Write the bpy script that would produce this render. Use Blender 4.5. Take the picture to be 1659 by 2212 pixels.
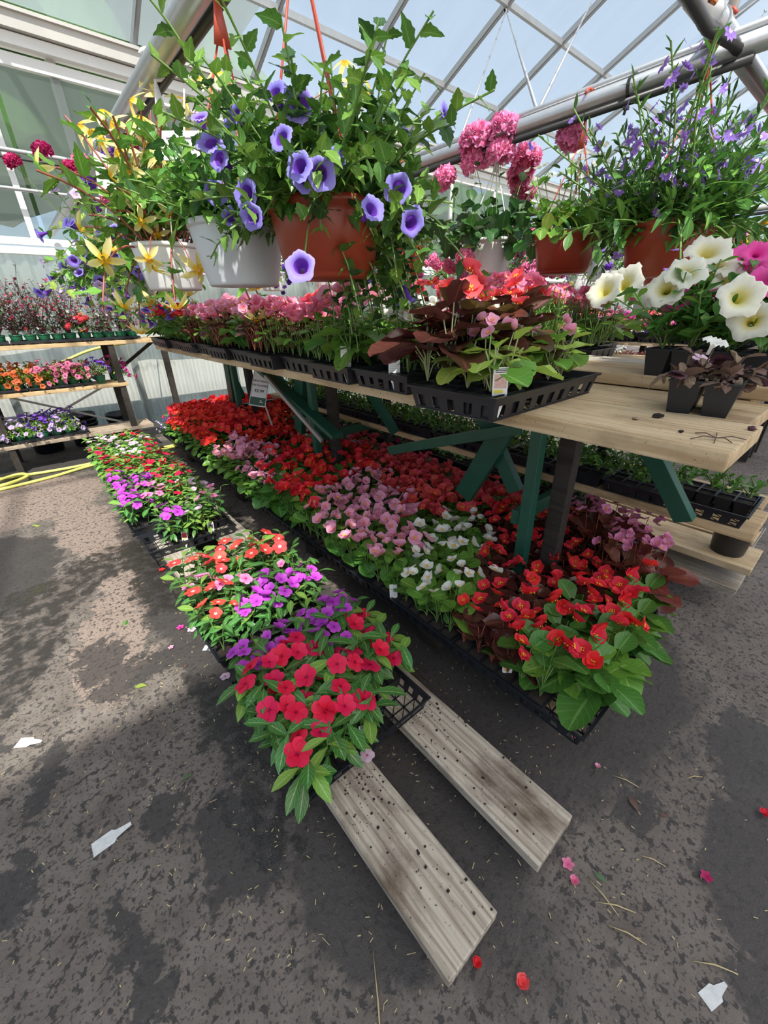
import bpy, bmesh, math, random
import numpy as np
from mathutils import Matrix, Vector, Euler

for o in list(bpy.data.objects):
    bpy.data.objects.remove(o, do_unlink=True)
SC = bpy.context.scene
COL = SC.collection
PI = math.pi

# ------------------------------------------------------------------ camera
IMW, IMH, FPX = 1659.0, 2212.0, 864.0
CH, TH, YAW, ROLL = 1.5, math.radians(26.92), math.radians(40.18), math.radians(-.95)
_F = Vector((math.sin(YAW) * math.cos(TH), math.cos(YAW) * math.cos(TH), -math.sin(TH)))
_R = Vector((math.cos(YAW), -math.sin(YAW), 0))
_U = _R.cross(_F)
CR = _R * math.cos(ROLL) + _U * math.sin(ROLL)
CU = _U * math.cos(ROLL) - _R * math.sin(ROLL)
CF = _F
CP = Vector((0, 0, CH))
cam = bpy.data.cameras.new('camera')
cam.sensor_fit = 'VERTICAL'
cam.sensor_height = 36
cam.lens = 36 * FPX / IMH
cam.clip_start = .02
camo = bpy.data.objects.new('camera', cam)
COL.objects.link(camo)
m = Matrix.Identity(4)
for i in range(3):
    m[i][0] = CR[i]; m[i][1] = CU[i]; m[i][2] = -CF[i]; m[i][3] = CP[i]
camo.matrix_world = m
SC.camera = camo


def ray(x, y):
    return CR * (x - IMW / 2) + CU * (IMH / 2 - y) + CF * FPX


def at(ax, x, y, v):
    d = ray(x, y)
    return CP + d * ((v - CP[ax]) / d[ax])


def atx(x, y, v): return at(0, x, y, v)
def aty(x, y, v): return at(1, x, y, v)
def atz(x, y, v): return at(2, x, y, v)


def proj(p):
    d = Vector(p) - CP
    k = d.dot(CF)
    if k < .05:
        return (-1e5, -1e5, k)
    return (IMW / 2 + FPX * d.dot(CR) / k, IMH / 2 - FPX * d.dot(CU) / k, k)


# ------------------------------------------------------------------ world, sun, exposure
SC.view_settings.view_transform = 'Standard'
SC.view_settings.look = 'None'
SC.view_settings.gamma = 1
SC.view_settings.use_curve_mapping = False
SC.view_settings.exposure = 1.22

W = bpy.data.worlds.new('sky')
SC.world = W
W.use_nodes = True
wn, wl = W.node_tree.nodes, W.node_tree.links
wn.clear()
wo = wn.new('ShaderNodeOutputWorld')
wb = wn.new('ShaderNodeBackground')
sk = wn.new('ShaderNodeTexSky')
sk.sky_type = 'NISHITA'
sk.sun_disc = False
sk.sun_elevation = math.radians(57)
sk.sun_rotation = math.radians(180)
sk.air_density = 1.0
sk.dust_density = 2.5
sk.ozone_density = 1.5
wl.new(sk.outputs[0], wb.inputs['Color'])
wb.inputs['Strength'].default_value = .078
wl.new(wb.outputs[0], wo.inputs[0])

sun = bpy.data.lights.new('sun', 'SUN')
sun.energy = 4.8
sun.angle = math.radians(1.2)
sun.color = (1, .95, .86)
suno = bpy.data.objects.new('sun', sun)
COL.objects.link(suno)
suno.rotation_euler = Vector((.22, .50, -.84)).to_track_quat('-Z', 'Y').to_euler()
suno.location = (0, -3, 9)

# ------------------------------------------------------------------ materials
MATS = {}


def base_mat(name):
    mt = bpy.data.materials.new(name)
    mt.use_nodes = True
    nt = mt.node_tree
    nt.nodes.clear()
    MATS[name] = mt
    return mt, nt.nodes, nt.links


def sock(n, k, v):
    n.inputs[k].default_value = v


def c4(c): return (c[0], c[1], c[2], 1)


def math_n(N, L, op, a, b=None, clamp=False):
    n = N.new('ShaderNodeMath')
    n.operation = op
    n.use_clamp = clamp
    for i, v in enumerate((a, b)):
        if v is None: continue
        if isinstance(v, (int, float)): n.inputs[i].default_value = v
        else: L.new(v, n.inputs[i])
    return n.outputs[0]


def mixc(N, L, f, a, b):
    n = N.new('ShaderNodeMix')
    n.data_type = 'RGBA'
    for k, v in (('Factor', f), ('A', a), ('B', b)):
        if isinstance(v, (int, float)): n.inputs[k].default_value = v
        elif isinstance(v, (tuple, list)): n.inputs[k].default_value = c4(v)
        else: L.new(v, n.inputs[k])
    return n.outputs['Result']


def ramp(N, L, f, stops):
    n = N.new('ShaderNodeValToRGB')
    e = n.color_ramp.elements
    while len(e) < len(stops): e.new(.5)
    for i, (p, c) in enumerate(stops):
        e[i].position = p
        e[i].color = c4(c) if isinstance(c, (tuple, list)) else (c, c, c, 1)
    if f is not None: L.new(f, n.inputs[0])
    return n.outputs[0]


def noise(N, L, vec, scale, detail=3, rough=.55):
    n = N.new('ShaderNodeTexNoise')
    sock(n, 'Scale', scale); sock(n, 'Detail', detail); sock(n, 'Roughness', rough)
    if vec is not None: L.new(vec, n.inputs['Vector'])
    return n.outputs['Fac']


def mapping(N, L, vec, scale, loc=(0, 0, 0)):
    n = N.new('ShaderNodeMapping')
    sock(n, 'Scale', scale); sock(n, 'Location', loc)
    L.new(vec, n.inputs['Vector'])
    return n.outputs[0]


def objcoord(N): return N.new('ShaderNodeTexCoord').outputs['Object']


def finish(N, L, col, rough=.5, trans=0, tcol=None, spec=.5, bump=None, bstr=.2, metal=0, alpha=None, bdist=.01):
    p = N.new('ShaderNodeBsdfPrincipled')
    if isinstance(col, (tuple, list)): sock(p, 'Base Color', c4(col))
    else: L.new(col, p.inputs['Base Color'])
    if isinstance(rough, (int, float)): sock(p, 'Roughness', rough)
    else: L.new(rough, p.inputs['Roughness'])
    sock(p, 'Specular IOR Level', spec)
    sock(p, 'Metallic', metal)
    if bump is not None:
        b = N.new('ShaderNodeBump')
        sock(b, 'Strength', bstr); sock(b, 'Distance', bdist)
        L.new(bump, b.inputs['Height'])
        L.new(b.outputs[0], p.inputs['Normal'])
    out = N.new('ShaderNodeOutputMaterial')
    sh = p.outputs[0]
    if trans:
        t = N.new('ShaderNodeBsdfTranslucent')
        src = tcol if tcol is not None else col
        if isinstance(src, (tuple, list)): sock(t, 'Color', c4(src))
        else: L.new(src, t.inputs['Color'])
        ms = N.new('ShaderNodeMixShader')
        sock(ms, 'Fac', trans)
        L.new(sh, ms.inputs[1]); L.new(t.outputs[0], ms.inputs[2])
        sh = ms.outputs[0]
    L.new(sh, out.inputs[0])


def vary(N, L, col, hue=.02, val=.25, nscale=26):
    """colour varied per object and, inside joined foliage, from place to place"""
    oi = N.new('ShaderNodeObjectInfo')
    nf = noise(N, L, objcoord(N), nscale, 1)
    s = math_n(N, L, 'ADD', math_n(N, L, 'MULTIPLY', oi.outputs['Random'], .5), math_n(N, L, 'MULTIPLY', nf, .5))
    h = N.new('ShaderNodeHueSaturation')
    L.new(col, h.inputs['Color'])
    hv = math_n(N, L, 'ADD', math_n(N, L, 'MULTIPLY', s, 2 * hue), .5 - hue)
    vv = math_n(N, L, 'ADD', math_n(N, L, 'MULTIPLY', s, 2 * val), 1 - val)
    L.new(hv, h.inputs['Hue']); L.new(vv, h.inputs['Value'])
    return h.outputs[0]


def leaf_mat(name, col, vein, rough=.42, trans=.28, val=.3, hue=.02, edge=None, spec=.4):
    mt, N, L = base_mat(name)
    uv = N.new('ShaderNodeUVMap').outputs[0]
    s = N.new('ShaderNodeSeparateXYZ')
    L.new(uv, s.inputs[0])
    au = math_n(N, L, 'ABSOLUTE', math_n(N, L, 'SUBTRACT', s.outputs[0], .5))
    mid = math_n(N, L, 'LESS_THAN', au, .035)
    fr = math_n(N, L, 'FRACT', math_n(N, L, 'SUBTRACT', math_n(N, L, 'MULTIPLY', s.outputs[1], 6.0), math_n(N, L, 'MULTIPLY', au, 4.0)))
    side = math_n(N, L, 'MULTIPLY', math_n(N, L, 'LESS_THAN', fr, .14), .45)
    f = math_n(N, L, 'MAXIMUM', mid, side)
    c = mixc(N, L, f, col, vein)
    if edge:
        e = math_n(N, L, 'GREATER_THAN', au, .45)
        c = mixc(N, L, math_n(N, L, 'MULTIPLY', e, .6), c, edge)
    c = vary(N, L, c, hue, val)
    finish(N, L, c, rough, trans, spec=spec, bump=fr, bstr=.12, bdist=.002)
    return mt


def petal_mat(name, col, eye=None, eyer=.16, tip=None, rough=.5, trans=.3, val=.14, hue=.012, eg=.07):
    mt, N, L = base_mat(name)
    uv = N.new('ShaderNodeUVMap').outputs[0]
    s = N.new('ShaderNodeSeparateXYZ')
    L.new(uv, s.inputs[0])
    st = []
    if eye: st += [(0.0, eye), (eyer, eye), (eyer + eg, col)]
    else: st += [(0.0, col)]
    st += [(1.0, tip or col)]
    c = ramp(N, L, s.outputs[1], st)
    c = vary(N, L, c, hue, val, 40)
    finish(N, L, c, rough, trans, spec=.25)
    return mt


def plain(name, col, rough=.5, metal=0, spec=.5, val=0, bscale=None, trans=0):
    mt, N, L = base_mat(name)
    if val:
        nf = noise(N, L, objcoord(N), bscale or 8, 4)
        c = mixc(N, L, nf, tuple(max(0, x * (1 - val)) for x in col), tuple(min(1, x * (1 + val)) for x in col))
        finish(N, L, c, rough, trans, spec=spec, metal=metal)
    else:
        finish(N, L, col, rough, trans, spec=spec, metal=metal)
    return mt


def wood(name, ca, cb, dirt, rough=.75, dirt_amt=.6, axis=1, grain=26):
    """long boards: grain runs along local Y"""
    mt, N, L = base_mat(name)
    oc = objcoord(N)
    oi = N.new('ShaderNodeObjectInfo')
    ad = N.new('ShaderNodeVectorMath'); ad.operation = 'ADD'
    cv = N.new('ShaderNodeCombineXYZ')
    L.new(math_n(N, L, 'MULTIPLY', oi.outputs['Random'], 37.0), cv.inputs[0])
    L.new(math_n(N, L, 'MULTIPLY', oi.outputs['Random'], 11.0), cv.inputs[1])
    L.new(oc, ad.inputs[0]); L.new(cv.outputs[0], ad.inputs[1])
    v = ad.outputs[0]
    sc = (grain, 1.1, grain) if axis == 1 else (1.1, grain, grain)
    g1 = noise(N, L, mapping(N, L, v, sc), 1.0, 5, .6)
    wv = N.new('ShaderNodeTexWave')
    wv.wave_type = 'BANDS'; wv.bands_direction = 'X' if axis == 1 else 'Y'
    sock(wv, 'Scale', 14.0); sock(wv, 'Distortion', 12.0); sock(wv, 'Detail', 3.0); sock(wv, 'Detail Scale', 1.2)
    L.new(mapping(N, L, v, (1, .10, 1) if axis == 1 else (.10, 1, 1)), wv.inputs['Vector'])
    g = math_n(N, L, 'ADD', math_n(N, L, 'MULTIPLY', g1, .82), math_n(N, L, 'MULTIPLY', wv.outputs['Fac'], .18))
    c = ramp(N, L, g, [(.34, cb), (.58, ca)])
    d = noise(N, L, mapping(N, L, v, (3.2, 1.6, 3.2)), 1.6, 6, .62)
    df = math_n(N, L, 'MULTIPLY', ramp(N, L, d, [(.50, 0.0), (.68, 1.0)]), dirt_amt)
    c = mixc(N, L, df, c, dirt)
    sp = noise(N, L, v, 120, 2)
    sf = math_n(N, L, 'MULTIPLY', ramp(N, L, sp, [(.66, 0.0), (.72, 1.0)]), .5)
    c = mixc(N, L, sf, c, tuple(x * .4 for x in dirt))
    finish(N, L, c, rough, bump=g1, bstr=.35, bdist=.002, spec=.25)
    return mt


# leaves
leaf_mat('leaf_fresh', (.15, .33, .045), (.30, .48, .12), .36)
leaf_mat('leaf_mid', (.075, .21, .035), (.17, .34, .09), .36)
leaf_mat('leaf_lime', (.36, .50, .08), (.50, .60, .20), .45, .35)
leaf_mat('leaf_deep', (.035, .105, .028), (.09, .19, .06), .38)
leaf_mat('leaf_grey', (.10, .17, .085), (.18, .25, .13), .55)
leaf_mat('leaf_bronze', (.085, .028, .022), (.16, .055, .035), .28, .14, .45, .03, spec=.6)
leaf_mat('leaf_rust', (.22, .062, .042), (.28, .10, .06), .32, .25, .35, .03, spec=.5)
leaf_mat('leaf_olive', (.13, .085, .028), (.20, .13, .05), .32, .25, .5, .05, spec=.6)
leaf_mat('leaf_vinca', (.055, .19, .035), (.32, .46, .20), .30, .22, .35, spec=.5)
leaf_mat('leaf_vinca_light', (.20, .40, .06), (.45, .58, .22), .34, .3, .25)
leaf_mat('leaf_plum', (.075, .028, .04), (.13, .05, .06), .5, .2, .5, .05)
leaf_mat('leaf_wilt', (.20, .13, .09), (.28, .2, .15), .7, .2, .5, .05)
# petals
petal_mat('petal_red', (.76, .022, .045), tip=(.84, .045, .07))
petal_mat('petal_scarlet', (.80, .028, .035), tip=(.88, .06, .06))
petal_mat('petal_coral', (.84, .065, .095), tip=(.90, .14, .16))
petal_mat('petal_pink', (.86, .33, .50), tip=(.90, .46, .62))
petal_mat('petal_rose', (.85, .16, .34), tip=(.9, .32, .48))
petal_mat('petal_orchid', (.70, .22, .45), tip=(.78, .32, .55))
petal_mat('petal_white', (.86, .86, .80))
petal_mat('petal_crimson', (.78, .012, .07), (.42, .0, .05), .08, (.84, .03, .11))
petal_mat('petal_magenta', (.56, .06, .62), (.35, .02, .38), .10, (.66, .12, .72))
petal_mat('petal_coralvinca', (.86, .09, .075), (.95, .70, .66), .12)
petal_mat('petal_pinkvinca', (.86, .20, .47), (.70, .03, .18), .12, (.9, .36, .6))
petal_mat('petal_palevinca', (.84, .62, .76), (.75, .12, .35), .10)
petal_mat('petal_blue', (.25, .17, .74), (.17, .05, .46), .40, (.38, .35, .88), .5, .35)
petal_mat('petal_violet', (.16, .05, .50), tip=(.26, .10, .62))
petal_mat('petal_fan', (.30, .16, .62), (.75, .65, .8), .12, (.36, .22, .72))
petal_mat('petal_lavender', (.62, .45, .80), (.8, .75, .6), .2)
petal_mat('petal_yellow', (.88, .74, .22), (.88, .52, .03), .2, (.94, .88, .48), .5, .35)
petal_mat('petal_cream', (.86, .86, .70), (.70, .60, .10), .14, (.90, .90, .82), .5, .35, eg=.42)
petal_mat('petal_marigold', (.90, .48, .01), tip=(.92, .62, .03))
petal_mat('petal_lemon', (.88, .74, .08), tip=(.9, .82, .2))
petal_mat('petal_orange', (.88, .16, .05), tip=(.9, .26, .1))
petal_mat('petal_hot', (.82, .05, .36), (.40, .01, .15), .15, (.86, .12, .46))
petal_mat('petal_geranium', (.90, .16, .42), (.95, .6, .72), .14, (.94, .36, .58))
petal_mat('petal_wine', (.40, .01, .10), tip=(.55, .03, .16))
plain('stamen_yellow', (.88, .55, .02), .6)
plain('stem_green', (.16, .28, .07), .5)
plain('stem_pale', (.36, .40, .20), .5)
plain('stem_red', (.32, .09, .06), .45)
plain('stem_brown', (.10, .06, .045), .6)
# hard materials
plain('black_plastic', (.016, .018, .024), .34, spec=.5, val=.3, bscale=20)
plain('black_cell', (.014, .015, .019), .42, val=.3, bscale=20)
plain('green_plastic', (.015, .13, .06), .38, val=.15)
plain('white_plastic', (.72, .72, .73), .35, spec=.5, val=.06, bscale=9)
plain('grey_white_plastic', (.58, .62, .66), .4, spec=.5, val=.08, bscale=6)
plain('terracotta_plastic', (.31, .050, .022), .33, spec=.5, val=.12, bscale=4)
plain('red_plastic', (.42, .06, .03), .4)
plain('soil', (.030, .021, .016), .95, val=.6, bscale=90)
plain('crumb', (.022, .015, .012), .95)
plain('green_paint', (.012, .085, .055), .45, val=.25, bscale=14)
plain('galvanised', (.46, .47, .49), .38, metal=.75, val=.15, bscale=30)
plain('aluminium', (.40, .41, .42), .42, metal=.6, val=.12, bscale=10)
plain('white_frame', (.78, .79, .78), .5, val=.06)
plain('gutter_metal', (.52, .50, .47), .5, metal=.3, val=.15, bscale=3)
plain('black_rubber', (.02, .02, .022), .45)
plain('copper_metal', (.75, .30, .16), .3, metal=1)
plain('hose_yellow', (.72, .70, .16), .45, val=.12)
plain('hose_blue', (.02, .09, .30), .4)
plain('zip_green', (.02, .16, .10), .5)
plain('card_white', (.82, .82, .80), .6)
plain('card_dirty', (.62, .63, .62), .6, val=.35, bscale=60)
plain('print_black', (.015, .015, .015), .6)
plain('print_green', (.045, .11, .075), .6)
plain('print_red', (.45, .02, .03), .6)
plain('print_pink', (.70, .42, .40), .6, val=.5, bscale=150)
plain('print_yellow', (.80, .65, .05), .6)
plain('print_purple', (.10, .05, .12), .6)
plain('stake_grey', (.55, .55, .54), .4)
plain('straw', (.50, .40, .22), .8)
plain('dry_leaf', (.30, .22, .15), .8, val=.4, bscale=80)
plain('diffuser_sheet', (.80, .80, .78), .8, trans=.72)  # diffusing white sheet of the added canopy behind the camera
plain('tree_bark', (.09, .065, .05), .9)
plain('canopy_paint', (.50, .47, .42), .8)  # beige for the posts of the added canopy
wood('pine', (.57, .44, .275), (.41, .285, .155), (.15, .085, .045), .7, .55)
wood('pine_shade', (.56, .41, .24), (.40, .27, .14), (.13, .08, .05), .7, .6)
wood('weathered', (.50, .44, .36), (.27, .22, .17), (.085, .052, .032), .8, .9, grain=90)
wood('weathered_light', (.46, .42, .36), (.30, .26, .21), (.12, .08, .05), .8, .6, grain=50)
wood('dark_post', (.05, .043, .036), (.03, .026, .022), (.02, .018, .015), .8, .5)
wood('pine_x', (.62, .45, .25), (.47, .31, .15), (.20, .12, .07), .7, .45, axis=0)
wood('weathered_x', (.44, .36, .28), (.30, .22, .16), (.12, .08, .05), .8, .6, axis=0)


def pane_mat(name, tr, dif, rib=0):
    """milky greenhouse sheet: part clear, part diffusing, slightly glossy"""
    mt, N, L = base_mat(name)
    oc = objcoord(N)
    nf = noise(N, L, mapping(N, L, oc, (3, .5, .5)), 1.5, 4)
    c = mixc(N, L, nf, tuple(x * .86 for x in dif), dif)
    t = N.new('ShaderNodeBsdfTransparent'); sock(t, 'Color', (.93, .96, .96, 1))
    d = N.new('ShaderNodeBsdfTranslucent'); L.new(c, d.inputs[0])
    f = N.new('ShaderNodeBsdfDiffuse'); L.new(c, f.inputs[0])
    g = N.new('ShaderNodeBsdfGlossy'); sock(g, 'Roughness', .15)
    m1 = N.new('ShaderNodeMixShader'); sock(m1, 'Fac', .22)
    L.new(d.outputs[0], m1.inputs[1]); L.new(f.outputs[0], m1.inputs[2])
    m2 = N.new('ShaderNodeMixShader')
    if rib:
        wv = N.new('ShaderNodeTexWave'); wv.bands_direction = 'X'
        sock(wv, 'Scale', rib)
        L.new(oc, wv.inputs['Vector'])
        L.new(math_n(N, L, 'ADD', math_n(N, L, 'MULTIPLY', wv.outputs['Fac'], .10), tr - .05), m2.inputs[0])
    else:
        sock(m2, 'Fac', tr)
    L.new(m1.outputs[0], m2.inputs[1]); L.new(t.outputs[0], m2.inputs[2])
    fz = N.new('ShaderNodeFresnel'); sock(fz, 'IOR', 1.35)
    m3 = N.new('ShaderNodeMixShader')
    L.new(fz.outputs[0], m3.inputs[0]); L.new(m2.outputs[0], m3.inputs[1]); L.new(g.outputs[0], m3.inputs[2])
    out = N.new('ShaderNodeOutputMaterial'); L.new(m3.outputs[0], out.inputs[0])


pane_mat('roof_sheet', .62, (.58, .68, .74))
pane_mat('wall_sheet', .50, (.42, .50, .48), 40)
pane_mat('low_sheet', .30, (.74, .82, .79), 6)

# ------------------------------------------------------------------ mesh helpers
RAW = {}      # key -> (verts Nx3, faces, uv Nx2, material name)
MESH = {}


def to_mesh(name, V, F, UV=None, mats=('soil',), midx=None, smooth=True):
    me = bpy.data.meshes.new(name)
    me.from_pydata([tuple(v) for v in V], [], F)
    for mm in mats: me.materials.append(MATS[mm])
    if midx is not None: me.polygons.foreach_set('material_index', midx)
    if smooth: me.polygons.foreach_set('use_smooth', [True] * len(F))
    if UV is not None:
        ul = me.uv_layers.new(name='UVMap')
        li = np.zeros(len(me.loops), dtype=np.int32)
        me.loops.foreach_get('vertex_index', li)
        ul.data.foreach_set('uv', np.asarray(UV, dtype=np.float32)[li].ravel())
    me.update()
    return me


def raw(key, V, F, UV, mat):
    RAW[key] = (np.asarray(V, float), [tuple(f) for f in F], np.asarray(UV, float), mat)


def mesh_of(key):
    if key not in MESH:
        V, F, UV, mt = RAW[key]
        MESH[key] = to_mesh(key.split('|')[0], V, F, UV, (mt,))
    return MESH[key]


def restyle(key, src, mat):
    V, F, UV, _ = RAW[src]
    RAW[key] = (V, F, UV, mat)


def new_obj(name, me, parent=None, M=None):
    o = bpy.data.objects.new(name, me)
    COL.objects.link(o)
    if parent is not None: o.parent = parent
    if M is not None: o.matrix_basis = M
    return o


def tag(o, label=None, cat=None, group=None, kind=None):
    if label: o['label'] = label
    if cat: o['category'] = cat
    if group: o['group'] = group
    if kind: o['kind'] = kind
    return o


def thing(name, label, cat, loc=(0, 0, 0), rz=0, group=None, kind=None):
    o = new_obj(name, None, None, Matrix.Translation(Vector(loc)) @ Matrix.Rotation(rz, 4, 'Z'))
    o.empty_display_size = .05
    return tag(o, label, cat, group, kind)


class MB:
    """collects boxes, tubes and lathes into one mesh"""
    def __init__(s): s.V = []; s.F = []; s.mi = []

    def add(s, V, F, mi=0):
        b = len(s.V)
        s.V += [tuple(v) for v in V]
        s.F += [tuple(i + b for i in f) for f in F]
        s.mi += [mi] * len(F)

    def box(s, lo, hi, mi=0, M=None):
        x0, y0, z0 = lo; x1, y1, z1 = hi
        V = [Vector(p) for p in ((x0, y0, z0), (x1, y0, z0), (x1, y1, z0), (x0, y1, z0), (x0, y0, z1), (x1, y0, z1), (x1, y1, z1), (x0, y1, z1))]
        if M is not None: V = [M @ v for v in V]
        s.add(V, [(0, 3, 2, 1), (4, 5, 6, 7), (0, 1, 5, 4), (1, 2, 6, 5), (2, 3, 7, 6), (3, 0, 4, 7)], mi)

    def hexa(s, P, mi=0):
        s.add(P, [(0, 3, 2, 1), (4, 5, 6, 7), (0, 1, 5, 4), (1, 2, 6, 5), (2, 3, 7, 6), (3, 0, 4, 7)], mi)

    def beam(s, a, b, w, h, mi=0, up=(0, 0, 1)):
        a = Vector(a); b = Vector(b)
        d = (b - a).normalized()
        u = Vector(up)
        if abs(d.dot(u)) > .95: u = Vector((1, 0, 0))
        x = d.cross(u).normalized(); z = x.cross(d).normalized()
        P = []
        for q in (a, b):
            P += [q - x * w / 2 - z * h / 2, q + x * w / 2 - z * h / 2, q + x * w / 2 + z * h / 2, q - x * w / 2 + z * h / 2]
        s.hexa(P, mi)

    def tube(s, pts, r, n=6, mi=0, cap=True):
        pts = [Vector(p) for p in pts]
        rs = r if isinstance(r, (list, tuple)) else [r] * len(pts)
        V = []; F = []
        px = None
        for i, p in enumerate(pts):
            d = (pts[min(i + 1, len(pts) - 1)] - pts[max(i - 1, 0)]).normalized()
            u = Vector((0, 0, 1)) if abs(d.z) < .9 else Vector((1, 0, 0))
            x = d.cross(u).normalized() if px is None else (px - d * px.dot(d)).normalized()
            px = x
            y = d.cross(x)
            for k in range(n):
                a = 2 * PI * k / n
                V.append(p + (x * math.cos(a) + y * math.sin(a)) * rs[i])
        for i in range(len(pts) - 1):
            for k in range(n):
                F.append((i * n + k, i * n + (k + 1) % n, (i + 1) * n + (k + 1) % n, (i + 1) * n + k))
        if cap:
            F.append(tuple(range(n))[::-1]); F.append(tuple(range((len(pts) - 1) * n, len(pts) * n)))
        s.add(V, F, mi)

    def lathe(s, prof, n=40, rib=0, ribn=2, mi=0):
        V = []; F = []
        for (r, z, rb) in prof:
            for k in range(n):
                rr = r + (rib if (rb and k % ribn == 0) else 0)
                a = 2 * PI * k / n
                V.append((rr * math.cos(a), rr * math.sin(a), z))
        for i in range(len(prof) - 1):
            for k in range(n):
                F.append((i * n + k, i * n + (k + 1) % n, (i + 1) * n + (k + 1) % n, (i + 1) * n + k))
        s.add(V, F, mi)

    def mesh(s, name, mats, smooth=False, bevel=0):
        me = to_mesh(name, s.V, s.F, None, mats if isinstance(mats, (list, tuple)) else (mats,), s.mi, smooth)
        if bevel:
            bm = bmesh.new(); bm.from_mesh(me)
            bmesh.ops.bevel(bm, geom=list(bm.edges), offset=bevel, segments=2, affect='EDGES', profile=.6)
            bm.to_mesh(me); bm.free()
        return me

    def build(s, name, mats, parent=None, M=None, smooth=False, bevel=0):
        return new_obj(name, s.mesh(name, mats, smooth, bevel), parent, M)


def board(name, size, mat, parent, loc, M=None, bevel=.004, rng=None):
    """a sawn plank centred on its own origin, long side on local Y unless given otherwise"""
    b = MB(); sx_, sy_, sz_ = size
    b.box((-sx_ / 2, -sy_ / 2, -sz_ / 2), (sx_ / 2, sy_ / 2, sz_ / 2))
    o = b.build(name, mat, parent, Matrix.Translation(Vector(loc)) @ (M or Matrix.Identity(4)), bevel=bevel)
    return o


# ------------------------------------------------------------------ leaves and petals as small grids
def grid(rows, cols, fn):
    V = []; UV = []; F = []
    for r in range(rows + 1):
        for c in range(cols + 1):
            t = r / rows; u = c / cols
            V.append(fn(t, u * 2 - 1)); UV.append((u, t))
    n = cols + 1
    for r in range(rows):
        for c in range(cols):
            a = r * n + c
            F.append((a, a + 1, a + n + 1, a + n))
    return V, F, UV


def leaf_raw(key, mat, shape='round', W=.8, cup=.12, droop=.18, rows=6, cols=4, serr=0, wav=0, asym=0, curl=0):
    def fn(t, u):
        if shape == 'round': w = W * math.sin(PI * min(1, t * .93 + .055)) ** .55
        elif shape == 'ovate': w = W * (math.sin(PI * t ** .62) ** .95) if 0 < t < 1 else 0
        elif shape == 'lance': w = W * math.sin(PI * t ** .85) ** .9 if 0 < t < 1 else 0
        else: w = W * math.sin(PI * min(.985, t ** 1.35)) ** .8 if t > 0 else 0
        w = max(w, .025)
        if t > .999: w = .02 if shape != 'round' else W * .28
        if t < .001: w = .05 if shape != 'round' else W * .35
        e = 1 + (serr * (1 if int(round(t * rows)) % 2 else -1) if abs(u) > .9 else 0)
        x = u * w * .5 * e * (1 + asym * u)
        back = -.12 * abs(u) ** 2 if (shape == 'round' and t < .01) else 0
        z = cup * u * u * w - droop * t * t + wav * math.sin(t * 11 + u * 4) * abs(u) + curl * t ** 3
        return (x, t + back, z)
    V, F, UV = grid(rows, cols, fn)
    raw(key, V, F, UV, mat)


def petals_raw(key, mat, n, L, Wd, shape='obov', cup=.1, bend=0.0, r0=.06, tilt=0, rows=3, cols=3, ruf=0, specs=None, twist=0):
    V = []; F = []; UV = []
    for k in range(n):
        l, wd, tl, az = (L, Wd, tilt, 2 * PI * k / n) if specs is None else specs[k]

        def fn(t, u, l=l, wd=wd):
            if shape == 'obov': w = wd * (.25 + .75 * math.sin(PI * .62 * t ** .8)) if t < .98 else wd * .62
            elif shape == 'round': w = wd * math.sin(PI * min(.93, t * .86 + .09)) ** .6
            elif shape == 'point': w = max(.03 * wd, wd * math.sin(PI * (t * .9 + .1)) ** .8)
            else: w = wd
            return (u * w * .5, r0 + l * t - (0 if abs(u) < .5 or t < .98 else .06 * l), cup * u * u * w + bend * t * t + ruf * math.sin(u * 5 + t * 6) * t)
        v, f, uv = grid(rows, cols, fn)
        Mx = Matrix.Rotation(az, 4, 'Z') @ Matrix.Rotation(tl, 4, 'X') @ Matrix.Rotation(twist, 4, 'Y')
        b = len(V)
        V += [tuple(Mx @ Vector(p)) for p in v]
        F += [tuple(i + b for i in q) for q in f]
        UV += uv
    raw(key, V, F, UV, mat)


def funnel_raw(key, mat, lobes=5, R=1.0, depth=.8, throat=.16, segs=25, ruffle=.05, notch=.12, lip=1.0, flat=.35):
    """trumpet flower: mouth at +Z, tube running down to -Z"""
    V = []; F = []; UV = []
    rings = [(throat * .55, -depth, 0.0), (throat * .8, -depth * .55, .12), (throat * 1.3, -depth * .2, .26), (R * .55, -flat * .12, .55), (R * .85, .02, .8), (R, -.05, 1.0)]
    for (r, z, v) in rings:
        for k in range(segs):
            a = 2 * PI * k / segs
            s = v * v
            rr = r * (1 - notch * s * (.5 - .5 * math.cos(lobes * a)) + .0)
            if lip != 1.0: rr *= 1 + (lip - 1) * s * max(0, math.cos(a))
            zz = z + ruffle * s * math.sin(lobes * 3 * a + 1.0)
            V.append((rr * math.cos(a), rr * math.sin(a), zz)); UV.append((k / segs, v))
    for i in range(len(rings) - 1):
        for k in range(segs):
            F.append((i * segs + k, i * segs + (k + 1) % segs, (i + 1) * segs + (k + 1) % segs, (i + 1) * segs + k))
    raw(key, V, F, UV, mat)


def ball_raw(key, mat, n, petal, rng, R=1.0, flat=.8, psize=.3, facing=.6):
    """a head of many florets packed on a dome"""
    pv, pf, puv, _ = RAW[petal]
    V = []; F = []; UV = []
    for i in range(n):
        z = 1 - (i + .5) / n * 1.5
        a = i * 2.39996
        rr = math.sqrt(max(0, 1 - z * z))
        d = Vector((rr * math.cos(a), rr * math.sin(a), z * flat))
        M = basis(d, rng.uniform(0, 6.28)) @ Matrix.Scale(psize * rng.uniform(.85, 1.15), 4)
        b = len(V)
        V += [tuple((M @ Vector(p)) + d * R * rng.uniform(.62, 1.05)) for p in pv]
        F += [tuple(q + b for q in f) for f in pf]
        UV += [tuple(u) for u in puv]
    raw(key, V, F, UV, mat)


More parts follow.
